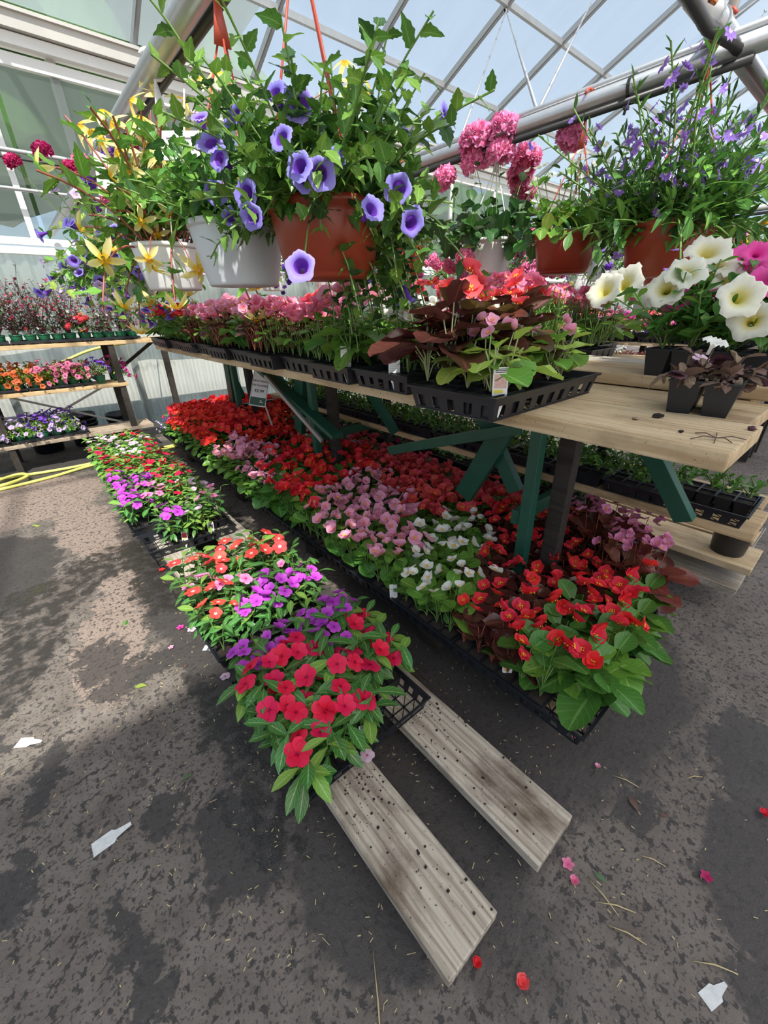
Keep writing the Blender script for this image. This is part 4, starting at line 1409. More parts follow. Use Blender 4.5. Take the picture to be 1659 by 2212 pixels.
# ---- low begonia shelf: four rows of trays, long side along the bench
CB = [(1330, 1450, 'red_big'), (1240, 1400, 'red_big'), (1180, 1460, 'red_big'), (1500, 1300, 'red_big'), (1330, 1330, 'red_big'),
      (1090, 1330, 'red_bronze'), (1060, 1260, 'red_bronze'), (1210, 1220, 'red_bronze'), (1130, 1180, 'red_bronze'), (1230, 1300, 'red_bronze'), (1080, 1150, 'red_bronze'),
      (1400, 1190, 'pink_bronze'), (1300, 1130, 'pink_bronze'), (1400, 1290, 'pink_bronze'), (1330, 1230, 'pink_bronze'), (1450, 1240, 'red_big'),
      (980, 1040, 'coral'), (900, 1060, 'coral'), (1000, 1000, 'coral'), (860, 1010, 'coral'), (1060, 1080, 'coral'), (930, 1110, 'coral'), (1150, 1110, 'coral'), (940, 1000, 'coral'),
      (790, 1120, 'pink'), (840, 1230, 'pink'), (740, 1150, 'pink'), (860, 1170, 'pink'), (510, 990, 'pink'), (480, 1020, 'pink'), (560, 1010, 'pink'),
      (960, 1230, 'white'), (1010, 1190, 'white'), (950, 1180, 'white'), (900, 1290, 'white'), (1000, 1290, 'white'),
      (690, 1060, 'red_big'), (620, 1020, 'red_big'), (760, 1000, 'red_big'), (650, 1110, 'red_big'), (700, 1000, 'red_big'),
      (680, 950, 'white_dense'), (640, 970, 'red'), (740, 960, 'pink'), (800, 980, 'coral'),
      (500, 920, 'scarlet'), (430, 920, 'scarlet'), (560, 900, 'scarlet'), (420, 960, 'scarlet'), (600, 930, 'scarlet'), (540, 950, 'scarlet'), (460, 960, 'scarlet'), (380, 930, 'scarlet'),
      (400, 860, 'pink_dark'), (450, 850, 'pink_dark'), (350, 870, 'pink_dark'), (380, 890, 'pink_dark'), (320, 840, 'red'), (360, 830, 'red'), (330, 880, 'pink_dark')]
rb = random.Random(11)
COLS = [(1.124, 'front-row', .212), (1.411, 'second-row', .235), (1.695, 'third-row', .27), (1.975, 'back-row', .42)]
SPACE = .5475
for ci, (cx, rowname, ystart) in enumerate(COLS):
    i = 0
    y = ystart
    while y + .545 < 5.32:
        cy = y + .2725
        jx = rb.uniform(-.006, .006)
        trayname = '%s %s low tray' % (ORD[i], rowname)
        tag(new_obj('web_tray', TR_Y, None, Matrix.Translation((cx + jx, cy, .22)) @ Matrix.Rotation(rb.uniform(-.008, .008), 4, 'Z')),
            'black web tray, %s from the plank ends in the %s of low begonias' % (ORD[i], rowname.replace('-', ' ')), 'tray', 'trays of the low begonia shelf')
        near = y < 2.3
        for a in (-1, 1):
            if near:
                for q in range(4):
                    px_, py_ = cx + jx + a * .0665, cy + (q - 1.5) * .1325
                    if ci == 0 and i == 0 and q == 0 and a == -1: continue      # the empty corner of the nearest tray
                    kd = pick(CB, (px_, py_, .36))
                    tg = None
                    if ci == 0 and i == 0 and q == 2 and a == -1: tg = [('print_red', -.025, -.03, -.75, -.30)]
                    if ci == 0 and i == 0 and q == 1 and a == 1: tg = [('text', -.05, -.02, -.7, -.2)]
                    if ci == 0 and i == 1 and q == 2 and a == -1: tg = [('text', -.055, .03, -.5, -.15)]
                    make_pack(kd, (px_, py_, .2235), '%s on %s of %s' % (ORD[q], 'aisle side' if a < 0 else 'inner side', trayname), rb, 'in ' + trayname, scale=rb.uniform(.95, 1.1), with_tag=tg, clip_x=.978 if (ci == 0 and a < 0) else None)
            else:
                for q in range(2):
                    px_, py_ = cx + jx + a * .0665, cy + (q - .5) * .265
                    kd = pick(CB, (px_, py_, .40)) if y < 4.4 else rb.choice(['red', 'pink_dark', 'dust', 'red'])
                    make_pack(kd, (px_, py_, .2235), '%s %s half of %s' % ('aisle-side' if a < 0 else 'inner-side', 'near' if q == 0 else 'far', trayname), rb, 'in ' + trayname, long_axis=Vector((0, 1, 0)), scale=(rb.uniform(1.0, 1.15) * (1.0 if y < 3.2 else 1.25)) * (.80 if ci == 0 and a < 0 else 1), clip_x=.972 if (ci == 0 and a < 0) else None)
        y += SPACE; i += 1

# ---- vinca trays on the low planks
CV = [(640, 1600, 'crimson'), (690, 1480, 'crimson'), (830, 1420, 'crimson'), (560, 1510, 'crimson'), (890, 1430, 'crimson'), (810, 1350, 'crimson'), (750, 1550, 'crimson'), (880, 1370, 'crimson'),
      (540, 1410, 'magenta'), (640, 1310, 'magenta'), (620, 1380, 'magenta'), (720, 1280, 'magenta'), (760, 1260, 'magenta'), (690, 1370, 'magenta'), (570, 1330, 'magenta'),
      (440, 1230, 'coralvinca'), (500, 1240, 'coralvinca'), (560, 1210, 'coralvinca'), (520, 1290, 'pinkvinca'), (460, 1290, 'pinkvinca'), (470, 1330, 'coralvinca'),
      (680, 1210, 'bare_vinca'), (620, 1180, 'bare_vinca'), (600, 1140, 'bare_vinca'), (740, 1220, 'bare_vinca'),
      (420, 1110, 'palevinca'), (470, 1120, 'pinkvinca'), (380, 1060, 'redvinca'), (430, 1060, 'palevinca'), (330, 1090, 'pinkvinca'), (390, 1120, 'magenta'), (300, 1080, 'magenta'),
      (270, 960, 'redvinca'), (300, 1010, 'redvinca'), (340, 1040, 'redvinca'), (240, 1000, 'redvinca'), (290, 980, 'palevinca'), (245, 985, 'palevinca'), (330, 990, 'redvinca')]
YV = [.69, .985, 1.40, 1.69, 2.53, 2.93, 3.25, 3.55, 3.86, 4.16, 4.46, 4.76]
for i, y in enumerate(YV):
    cx = .51 + rb.uniform(-.012, .012) + (.02 if i in (2, 3) else 0); cy = y + .139
    trayname = '%s vinca tray' % ORD[i]
    tag(new_obj('web_tray', TR_X, None, Matrix.Translation((cx, cy, .12)) @ Matrix.Rotation(rb.uniform(-.02, .02) - (.03 if i == 4 else .0), 4, 'Z')),
        'black web tray, %s from the plank ends in the low vinca row' % ORD[i], 'tray', 'trays on the low planks')
    for a in (-1, 1):
        for q in range(4):
            px_, py_ = cx + (q - 1.5) * .1325, cy + a * .0665
            if i == 4 and (q == 0 or (q == 3 and a == -1)): continue
            if i == 0 and q == 2 and a == -1: continue
            if i == 0 and q == 3 and a == -1: continue
            kd = pick(CV, (px_, py_, .27))
            tg = None
            if i == 0 and q == 1 and a == -1: tg = [('print_red', .05, -.045, -.55, -.15)]
            if i == 4 and q == 1 and a == -1: tg = [('print_red', .01, -.05, -.5, -.3)]
            if i == 4 and q == 2 and a == -1: tg = [('print_purple', .05, -.045, -.4, -.3)]
            make_pack(kd, (px_, py_, .1235), '%s in %s of %s' % (ORD[q], 'near row' if a < 0 else 'far row', trayname), rb, 'in ' + trayname, scale=rb.uniform(.98, 1.15), with_tag=tg)

# ---- trays on the top bench, short side over the front edge
CT = [(960, 760, 'coral_dark'), (1040, 790, 'pale'), (1110, 720, 'coral_dark'), (1200, 750, 'pale'),
      (830, 760, 'white_dense'), (870, 740, 'white_dense'), (740, 740, 'pink'), (780, 740, 'pink'), (690, 700, 'coral_dark'), (700, 740, 'rose'),
      (620, 730, 'pink_dark'), (660, 720, 'rose'), (570, 720, 'pink_dark'), (530, 720, 'pink'), (600, 710, 'rose'), (490, 700, 'pink_dark'), (450, 700, 'rose'),
      (400, 695, 'red'), (350, 695, 'red'), (430, 710, 'pink_dark'), (550, 700, 'rose')]
YT = [.545, .925, 1.215, 1.51, 1.80, 2.09, 2.385, 2.68, 2.97, 3.26, 3.55, 3.84]
XT = [.792, .885, .87, .91, .865, .90, .875, .91, .88, .90, .87, .90]
for i, y in enumerate(YT):
    cx = XT[i] + .2725; cy = y + .139
    trayname = '%s bench-top tray' % ORD[i]
    tag(new_obj('web_tray', TR_X, None, Matrix.Translation((cx, cy, TOPZ)) @ Matrix.Rotation((.02 if i == 0 else rb.uniform(-.025, .025)), 4, 'Z')),
        'black web tray, %s from the bench end, overhanging the bench top edge' % ORD[i], 'tray', 'trays on the bench top')
    for q in range(4):
        for a in (-1, 1):
            px_, py_ = cx + (q - 1.5) * .1325, cy + a * .0665
            if i == 0:
                kd = {(0, -1): 'pale', (0, 1): 'coral_dark', (1, 1): 'coral_dark', (2, 1): 'coral_dark', (2, -1): 'pale'}.get((q, a))
                if kd is None: continue
            elif i == 1:
                kd = {(0, -1): 'white_dense', (0, 1): None, (1, -1): 'white_dense'}.get((q, a), rb.choice(['pink', 'white_dense', 'rose']))
                if kd is None: continue
            else: kd = pick(CT, (px_, py_, 1.40))
            if q == 3 and i > 1 and rb.random() < .6: kd = rb.choice(['rose', 'pink', 'red', 'coral'])
            tg = None
            if i == 0 and q == 0 and a == -1: tg = [('print_pink', -.03, -.058, -.62, -.10)]
            if i == 1 and q == 0 and a == -1: tg = [('text', -.055, .01, -.75, -.10)]
            if i == 2 and q == 0 and a == -1: tg = [('text', -.05, -.03, -.7, -.15)]
            make_pack(kd, (px_, py_, TOPZ + .0035), '%s in %s of %s' % (ORD[q], 'near row' if a < 0 else 'far row', trayname), rb, 'in ' + trayname, scale=rb.uniform(.95, 1.1), with_tag=tg)
# further rows on the raised middle and far side of the bench top
CM = [(510, 665, 'marigold'), (560, 665, 'marigold'), (600, 655, 'pet_lavender'), (650, 680, 'lime_hot'), (700, 670, 'pet_hot'), (640, 690, 'lime_bed'), (730, 660, 'pet_coral'), (820, 680, 'lime_bed'), (870, 665, 'pet_orange'), (900, 680, 'pet_hot'),
      (440, 670, 'marigold'), (470, 690, 'red'), (960, 690, 'lime_rose'), (1200, 690, 'viola'), (1230, 730, 'herb'), (400, 680, 'snap'), (350, 680, 'pet_violet')]
for j, (xr, zz, y0) in enumerate(((1.64, TOPZ + .042, .98), (1.90, TOPZ + .042, 1.05), (2.16, TOPZ, .95), (2.43, TOPZ, 1.05))):
    y = y0; i = 0
    rowname = ('inner', 'middle', 'farther', 'outermost')[j]
    while y < 4.0:
        place = '%s in the %s bench-top row' % (nth(i), rowname)
        kd = pick(CM, (xr, y, zz + .13)) if y > 1.4 else rb.choice(['viola', 'herb', 'rose', 'pale'])
        make_pack(kd, (xr, y, zz), place, rb, 'in the %s bench-top row' % rowname, long_axis=Vector((1, 0, 0)), pk=PK4, scale=rb.uniform(1.0, 1.25))
        y += .142; i += 1

# ---- middle shelf seedlings and low shelf greens
for i in range(7):
    y = .13 + i * .56
    trayname = '%s middle-shelf tray' % ORD[i]
    tag(new_obj('web_tray', TR_Y, None, Matrix.Translation((2.09, y + .2725, .70))), 'black web tray, %s from the bench end on the middle shelf' % ORD[i], 'tray', 'trays on the middle shelf')
    for q in range(2):
        for a in (-1, 1):
            if i == 0 and q == 0 and a == -1: continue
            make_pack('seedling' if i < 5 else rb.choice(['seedling', 'lime_bed']), (2.09 + a * .0665, y + .2725 + (q - .5) * .265, .7035), '%s %s half of %s' % ('aisle-side' if a < 0 else 'inner-side', 'near' if q == 0 else 'far', trayname), rb, 'in ' + trayname, long_axis=Vector((0, 1, 0)), scale=1.3)
for i in range(9):
    y = 1.02 + i * .46
    kd = ['herb', 'herb', 'seedling', 'pet_wine', 'herb', 'lime_hot', 'herb', 'pet_white', 'pet_orange'][i]
    for q in range(3):
        for w_, x in enumerate((2.55, 2.69, 2.88)):
            make_pack(kd, (x, y + q * .142, .30), '%s in %s rear-shelf line' % (nth(i * 3 + q), ORD[w_]), rb, 'on the rear low shelf', scale=1.35)

# ------------------------------------------------------------------ hanging baskets
def basket(name, label, pos, pot, R, Hh, hook_z, hmat, items, stems, stem_mat='stem_green', leaf_ind=True, flower_ind=True, n=3, hook=True, maxn=300, hx=None, hy=0, across='x'):
    t = thing(name, label, 'hanging basket', pos, 0, None)
    new_obj('pot', pot, t)
    new_obj('soil', soil_disc(R * .9, Hh * .87), t)
    pipe_x = min((PX3, PX1, 3.9, 5.6), key=lambda v: abs(v - pos[0]))
    if hook: hanger(t, R * .98, Hh * .96, (pipe_x - pos[0] if hx is None else hx, hy, hook_z - pos[2]), hmat, n, across=across)
    emit(t, items, stems, leaf_ind, flower_ind, stem_mat, maxn=maxn)
    return t


def rim_bases(R, z):
    def f(rng, k):
        a = k * 2.39996; r = R * math.sqrt(rng.random())
        return (r * math.cos(a), r * math.sin(a), z)
    return f


rk = random.Random(21)
TOO = ['leaf|tooth0_mid', 'leaf|tooth1_mid', 'leaf|tooth0_fresh', 'leaf|tooth1_fresh', 'leaf|tooth0_deep']
# blue torenia in a terracotta pot
it, st = gen_stems(rk, rim_bases(.12, .14), 130, (.16, .33), (24, 84), (.1, 1.25), TOO, .056, 12, .15, (), .031, 0, 0, -.35, .45, .0024)
i2, s2 = gen_stems(rk, rim_bases(.13, .15), 20, (.22, .42), (0, 35), (1.6, 3.2), TOO + ['leaf|tooth1_deep'], .052, 16, .08, ['flower|torenia'], .028, .10, .0, -.4, .3, .0024, azc=-.55, azs=1.15)
i3, s3 = gen_stems(rk, rim_bases(.08, .15), 14, (.34, .46), (25, 62), (.1, .6), TOO[:4], .050, 14, .15, (), .034, 0, 0, -.2, .5, .0024)
def blooms(rng, origin, pts, key, size, depth, heart, up=.1):
    # flowers set on the outside of a bush: each on its own stalk from the heart of the plant
    it_ = []; st_ = []
    og = Vector(origin)
    kk = proj(og + Vector(heart))[2]
    for (px, py, dk) in pts:
        w = CP + ray(px, py) * ((kk - depth + dk) / FPX) - og
        out = (w - Vector(heart)).normalized()
        nrm = (out * .55 - CF * .55 + Vector((rng.uniform(-.45, .45), rng.uniform(-.45, .45), up + rng.uniform(-.3, .3)))).normalized()
        it_.append(('flower', key, TRS(w, basis(nrm, rng.uniform(0, 6.28)), size * rng.uniform(.85, 1.15)), None))
        tail = w - nrm * size * 1.3
        st_.append(([Vector(heart) * .6 + tail * .4, tail * .75 + Vector(heart) * .25 + Vector((0, 0, .02)), tail], .0022))
    return it_, st_


TP = [(590, 195, 0), (650, 225, 0), (605, 295, -.03), (455, 305, .05), (470, 340, .05), (645, 355, -.05), (690, 372, -.04), (530, 415, 0), (545, 468, 0), (505, 245, .05), (805, 450, 0), (862, 405, .05), (965, 248, .1), (890, 482, .08), (650, 572, .02), (890, 290, .1), (720, 345, 0), (660, 380, 0)]
ib, sb_ = blooms(rk, (.728, 1.075, 1.575), TP, 'flower|torenia', .028, .17, (0, 0, .26))
i3 = i3 + ib; s3 = s3 + sb_
i4, s4 = gen_stems(rk, rim_bases(.14, .15), 30, (.14, .24), (0, 40), (.5, 1.8), TOO, .050, 9, .1, (), .03, 0, 0, 0, .4, .0024)
i5, s5 = gen_stems(rk, rim_bases(.14, .15), 12, (.34, .50), (0, 25), (2.6, 4.0), TOO + ['leaf|tooth1_deep'], .050, 15, .1, (), .03, 0, 0, 0, .3, .0024, azc=-.6, azs=.7)
i3 = i3 + i4 + i5; s3 = s3 + s4 + s5
basket('hanging_basket', 'blue torenia basket in a brown terracotta-coloured pot with red hanger', (.728, 1.075, 1.575), TERRA_POT, .15, .165, PZ3, 'red_plastic', it + i2 + i3, st + s2 + s3)
# a second torenia trailing from a greyish white pot
it, st = gen_stems(rk, rim_bases(.11, .15), 70, (.14, .28), (34, 86), (.1, 1.1), TOO, .052, 10, .12, (), .030, 0, 0, -.35, .45, .0024)
i2, s2 = blooms(rk, (.660, 1.495, 1.575), [(462, 415, 0), (430, 250, .05), (500, 470, 0)], 'flower|torenia', .028, .15, (0, 0, .25))
it += i2; st += s2
basket('hanging_basket', 'torenia basket in a large ribbed greyish white pot', (.660, 1.495, 1.575), GREY_POT, .148, .175, PZ3, 'red_plastic', it, st)
# yellow trailing begonia in a white pot
ib, sb_ = blooms(rk, (.615, 2.11, 1.585), [(280, 215, 0), (318, 150, .02), (195, 280, .02), (252, 322, 0), (278, 395, 0), (258, 405, .02), (345, 205, .05), (168, 268, .06), (215, 300, 0), (272, 362, -.03), (305, 480, 0), (440, 165, .1), (470, 150, .12), (320, 560, -.05), (430, 585, 0), (345, 330, 0), (240, 260, .05), (300, 250, 0), (420, 335, .05), (400, 215, .08), (760, 180, .1), (800, 195, .12), (745, 130, .15)], 'flower|star', .050, .15, (0, 0, .28), -.3)
WG = ['leaf|wing0', 'leaf|wing1', 'leaf|wing1']
it, st = gen_stems(rk, rim_bases(.09, .15), 46, (.22, .48), (40, 88), (.2, 1.5), WG, .120, 7, .2, ['flower|star'], .050, .25, .04, -.6, .5, .004)
i2, s2 = gen_stems(rk, rim_bases(.12, .15), 7, (.28, .46), (10, 40), (1.8, 3.4), WG, .115, 6, .2, ['flower|star'], .050, .8, .15, -.8, .3, .004)
basket('hanging_basket', 'yellow star-flowered begonia basket in a smooth white pot', (.615, 2.11, 1.585), WHITE_POT, .138, .165, PZ3, 'white_plastic', it + i2 + ib, st + s2 + sb_, 'stem_red')
# mixed verbena and torenia basket further along
it, st = gen_stems(rk, rim_bases(.12, .15), 120, (.18, .44), (-15, 85), (.6, 2.6), ['leaf|tooth0_fresh', 'leaf|tooth1_fresh', 'leaf|tooth0_lime', 'leaf|oval0_mid'], .066, 11, .1, ['flower|torenia', 'flower|pet_lavender', 'flower|torenia'], .030, .55, .04, .2)
i2, s2 = gen_stems(rk, rim_bases(.10, .15), 14, (.36, .60), (50, 85), (.1, .8), ['leaf|lance0_fresh'], .035, 6, .3, ['flower|head_violet', 'flower|head_wine', 'flower|head_rose', 'flower|head_wine'], .040, 1.0, .0, .3)
basket('hanging_basket', 'mixed purple and wine red basket near the window wall', (.68, 3.20, 1.60), GREY_POT, .148, .175, PZ3, 'white_plastic', it + i2, st + s2, leaf_ind=False)
# pink geranium, white begonia and fan flower on the second pipe
GL = ['leaf|round0_deep', 'leaf|round2_deep', 'leaf|round2_grey', 'leaf|round0_mid']
def wht(px, py, X=PX1): return atx(px, py, X)
p = atx(1052, 593, PX1)
it, st = gen_stems(rk, rim_bases(.11, .15), 40, (.12, .24), (15, 85), (.3, 1.2), GL, .082, 5, .35, (), .02, 0, 0, .3)
i2, s2 = gen_stems(rk, rim_bases(.09, .16), 9, (.30, .46), (52, 88), (0, .5), GL, .05, 2, .1, ['flower|geranium'], .070, 1.0, 0, .6)
i3, s3 = gen_stems(rk, rim_bases(.12, .16), 7, (.18, .26), (0, 40), (1.0, 2.0), GL, .05, 2, .1, ['flower|head_rose', 'flower|geranium'], .042, 1.0, 0, .0)
basket('hanging_basket', 'pink geranium basket in a ribbed white pot', (PX1, p.y, p.z), WHITE_POT, .138, .165, PZ, 'white_plastic', it + i2 + i3, st + s2 + s3, 'stem_green')
p = atx(1212, 592, PX1)
it, st = gen_stems(rk, rim_bases(.10, .14), 30, (.10, .18), (5, 80), (.2, .9), ['leaf|round0_fresh', 'leaf|round1_fresh', 'leaf|round2_mid', 'leaf|round1_lime'], .085, 4, .4, (), .02, 0, 0)
i2, s2 = gen_stems(rk, rim_bases(.09, .15), 22, (.20, .36), (50, 85), (.1, .6), ['leaf|round1_fresh'], .05, 2, .2, ['flower|beg_white', 'flower|begs_white'], .030, 1.0, .8, .5)
basket('hanging_basket', 'white begonia basket in a terracotta-coloured pot between geranium and fan flower', (PX1, p.y, p.z), TERRA_POT, .15, .165, PZ, 'red_plastic', it + i2, st + s2)
p = aty(1420, 598, YU)
SL = ['leaf|lance1_mid', 'leaf|lance0_mid', 'leaf|lance1_fresh', 'leaf|oval0_mid', 'leaf|lance1_deep']
it, st = gen_stems(rk, rim_bases(.13, .16), 90, (.16, .34), (8, 75), (.1, 1.2), SL, .095, 11, .1, ['flower|fan'], .022, .1, .012, .3, .6, .0025)
i2, s2 = gen_stems(rk, rim_bases(.12, .17), 60, (.30, .58), (28, 82), (-.3, .4), ['leaf|lance0_mid', 'leaf|lance0_deep', 'leaf|lance1_mid'], .056, 24, .15, ['flower|fan'], .026, .0, .22, .3, .9, .003)
i3, s3 = gen_stems(rk, rim_bases(.14, .17), 9, (.30, .50), (-10, 30), (.8, 2.4), SL, .065, 10, .2, ['flower|fan'], .027, .9, .10, .0, .4, .0035)
basket('hanging_basket', 'purple fan flower basket in a big terracotta-coloured pot', (p.x, p.y, p.z), TERRA_BIG, .165, .185, PZ + .066, 'red_plastic', it + i2 + i3, st + s2 + s3, 'stem_green', hx=0, hy=YU - p.y, across='y')
# fan flower basket behind the torenia
p = atx(945, 600, PX1)
it, st = gen_stems(rk, rim_bases(.11, .14), 40, (.16, .34), (25, 85), (.1, 1.2), SL, .05, 10, .1, ['flower|fan', 'flower|tiny_lavender'], .02, .35, .03, .3)
basket('hanging_basket', 'leafy fan flower basket in a red pot behind the pink geranium', (PX1, 2.35, 1.70), TERRA_POT, .15, .165, PZ, 'red_plastic', it, st, leaf_ind=False)
# further baskets on the far pipes
FARB = [(3.9, 1.15, 'geranium', 'bright pink geranium basket in white pot on the aisle pipe'), (3.9, 1.75, 'pansy', 'dark violet pansy basket on the aisle pipe'), (3.9, 2.45, 'geranium', 'pink geranium basket beside the dark pansies'),
        (3.9, .62, 'yellow', 'yellow-flowered basket beside the fan flower pot'), (3.9, 3.3, 'mix', 'mixed yellow and violet basket further along the aisle pipe'),
        (5.6, .95, 'yellow', 'golden basket over the far petunia bench'), (5.6, 1.9, 'rose', 'rose basket over the far petunia bench'), (5.6, 2.8, 'mix', 'mixed basket over the far petunia bench'), (5.6, 3.8, 'geranium', 'pink geranium basket at the far end of the petunia bench'), (5.6, 4.8, 'rose', 'rose basket nearest the back wall over the petunia bench'),
        (3.9, 4.2, 'rose', 'rose basket near the back wall on the aisle pipe'), (PX1, 3.3, 'mix', 'mixed basket well behind the pink geranium'), (PX1, 4.3, 'pansy', 'violet pansy basket towards the back wall')]
for x, y, kd, lb in FARB:
    fl = {'geranium': ['flower|geranium'], 'pansy': ['flower|tiny_violet', 'flower|head_violet'], 'yellow': ['flower|mar_lemon', 'flower|marigold'], 'mix': ['flower|pet_yellow', 'flower|tiny_violet', 'flower|tiny_lavender'], 'rose': ['flower|head_rose', 'flower|head_hot']}[kd]
    fs = {'geranium': .05, 'pansy': .024, 'yellow': .030, 'mix': .026, 'rose': .045}[kd]
    it, st = gen_stems(rk, rim_bases(.11, .14), 44, (.14, .30), (5, 88), (.3, 2.0), ['leaf|round2_mid', 'leaf|oval1_mid', 'leaf|oval0_fresh', 'leaf|tooth0_mid'], .045, 8, .15, fl, fs, .45, .02, .3)
    basket('hanging_basket', lb, (x, y, 1.68), WHITE_POT if kd in ('geranium', 'pansy', 'mix') else TERRA_POT, .138, .165, PZ, 'white_plastic', it, st, leaf_ind=False, flower_ind=False)

#==PART4==
# ------------------------------------------------------------------ right end of the bench top
LP_ = ['leaf|oval0_mid', 'leaf|oval1_mid', 'leaf|oval0_fresh', 'leaf|round1_mid']
def petunia_pack(loc, label, flowers, fsz, rng, hgt=(.16, .30), n=26, ptip=.4, leaf=.060, rot=0):
    t = thing('petunia_pack', label, 'plant pack', loc, rot)
    pack_base(t, PK4D)
    it, st = gs(rng, .078, .036, n=n, length=hgt, elev=(45, 88), bend=(.1, .6), leaves=LP_, lsz=leaf, per=9, flowers=flowers, fsz=fsz, ptip=ptip, pside=.0, fup=-.2, face=(-.75, -.35, .25))
    emit(t, it, st, True, True)
    return t


rr = random.Random(5)
petunia_pack((1.585, .425, TOPZ + .042), 'tall cream petunia pack in black cells on the raised plank', ['flower|pet_cream'], .062, rr, (.13, .25), 26, .30)
petunia_pack((1.60, .262, TOPZ + .042), 'tall cream and pink petunia pack beside the wilted pack', ['flower|pet_cream', 'flower|pet_hot', 'flower|pet_cream'], .056, rr, (.13, .24), 26, .35)
petunia_pack((1.745, .345, TOPZ + .042), 'hot pink petunia pack in black cells behind the cream petunias', ['flower|pet_hot'], .040, rr, (.14, .26), 26, .5)
petunia_pack((1.755, .165, TOPZ + .042), 'pink petunia pack at the end of the raised plank', ['flower|pet_hot', 'flower|pet_white'], .040, rr, (.14, .26), 26, .4)
# the wilted pack
t = thing('pansy_pack', 'wilted brown pansy pack with one white bloom on the bench top', 'plant pack', (1.285, .262, TOPZ), .12)
pack_base(t, PK4D)
it, st = gs(rr, .076, .036, n=20, length=(.04, .085), elev=(15, 75), bend=(.8, 2.2), leaves=['leaf|round0_wilt', 'leaf|round1_wilt', 'leaf|oval1_wilt', 'leaf|round2_plum'], lsz=.048, per=3, flowers=[], ptip=0)
it.append(('flower', 'flower|vin0_palevinca', TRS((.036, .03, .118), basis((-.3, -.5, 1)), .026), None))
it.append(('flower', 'flower|pet_white', TRS((-.01, .01, .165), basis((-.2, -.3, 1)), .030), None))
st.append(([(-.02, .02, .07), (-.01, .01, .15)], .002))
emit(t, it, st, True, True, 'stem_brown')
cr_ = []
for k in range(90):
    cr_.append((rr.uniform(-.065, .065), rr.uniform(-.065, .065), .076 + rr.uniform(0, .006)))
bb = MB()
for c in cr_:
    e = rr.uniform(.002, .006)
    bb.box((c[0] - e, c[1] - e * .6, c[2]), (c[0] + e, c[1] + e * .6, c[2] + e), M=None)
tag(bb.build('dead_litter', 'dry_leaf', t), kind='stuff')
# twigs and crumbs on the bare bench top
def crumb(name, label, cat, loc, size, mat, rng, grp=None):
    bm = bmesh.new(); bmesh.ops.create_icosphere(bm, subdivisions=2, radius=1)
    for v in bm.verts: v.co = Vector((v.co.x * size[0], v.co.y * size[1], v.co.z * size[2])) * rng.uniform(.75, 1.2)
    me = bpy.data.meshes.new(name); bm.to_mesh(me); bm.free(); me.materials.append(MATS[mat])
    zmin = min(v.co.z for v in me.vertices)
    o = new_obj(name, me, None, Matrix.Translation(Vector(loc) - Vector((0, 0, zmin))) @ Matrix.Rotation(rng.uniform(0, 3), 4, 'Z'))
    return tag(o, label, cat, grp)


q = atz(1420, 903, TOPZ); crumb('bark_piece', 'dark knobbly bark piece lying on the bare plank', 'debris', q, (.013, .007, .006), 'crumb', rr)
q = atz(1372, 907, TOPZ); crumb('bark_piece', 'small curled brown leaf scrap on the bare plank', 'debris', q, (.008, .005, .004), 'dry_leaf', rr)
q = atz(1622, 930, TOPZ); crumb('petal_scrap', 'dried purple petal scrap near the plank end', 'debris', q, (.009, .006, .005), 'leaf_plum', rr)
q = atz(1470, 935, TOPZ); crumb('soil_crumb', 'tiny soil crumb on the bare plank beside the twig', 'debris', q, (.006, .004, .003), 'crumb', rr)
t = thing('dry_twig', 'thin dry branching twig lying on the plank edge', 'twig', atz(1545, 950, TOPZ))
bb = MB()
for a, l in ((.2, .05), (1.1, .045), (2.4, .05), (3.3, .035), (4.4, .03), (5.4, .055)):
    bb.tube([(0, 0, .004), (math.cos(a) * l * .5, math.sin(a) * l * .5, .008), (math.cos(a) * l, math.sin(a) * l, .002)], .0011, 5)
bb.build('twig', 'stem_brown', t)

# black nursery pot on the low plank
NP = MB(); NP.lathe([(.001, 0, 0), (.070, 0, 0), (.074, .006, 0), (.088, .165, 0), (.094, .167, 0), (.095, .18, 0), (.088, .18, 0), (.082, .155, 0), (.001, .155, 0)], 32)
NPm = NP.mesh('pot_body', 'black_plastic', True)
t = thing('nursery_pot', 'black nursery pot with white label stick on the low plank', 'pot', (2.60, .20, .30))
new_obj('pot_body', NPm, t); new_obj('soil', soil_disc(.08, .15), t)
bb = MB(); bb.box((-.009, -.001, 0), (.009, .001, .15)); bb.box((-.003, -.002, .02), (.003, -.001, .13), 1)
bb.build('label_stick', ['card_white', 'stake_grey'], t, Matrix.Translation((.035, -.089, .012)) @ Matrix.Rotation(.15, 4, 'Y') @ Matrix.Rotation(.1, 4, 'X'))

# ------------------------------------------------------------------ price sign and other signs
def text_mesh(body, size, mat):
    cu = bpy.data.curves.new('lettering', 'FONT')
    cu.body = body; cu.size = size; cu.align_x = 'CENTER'; cu.align_y = 'CENTER'; cu.extrude = .0004; cu.offset = size * .012
    o = bpy.data.objects.new('tmp_text', cu); COL.objects.link(o)
    dg = bpy.context.evaluated_depsgraph_get()
    me = bpy.data.meshes.new_from_object(o.evaluated_get(dg))
    bpy.data.objects.remove(o, do_unlink=True)
    me.name = 'lettering'; me.materials.clear(); me.materials.append(MATS[mat])
    return me


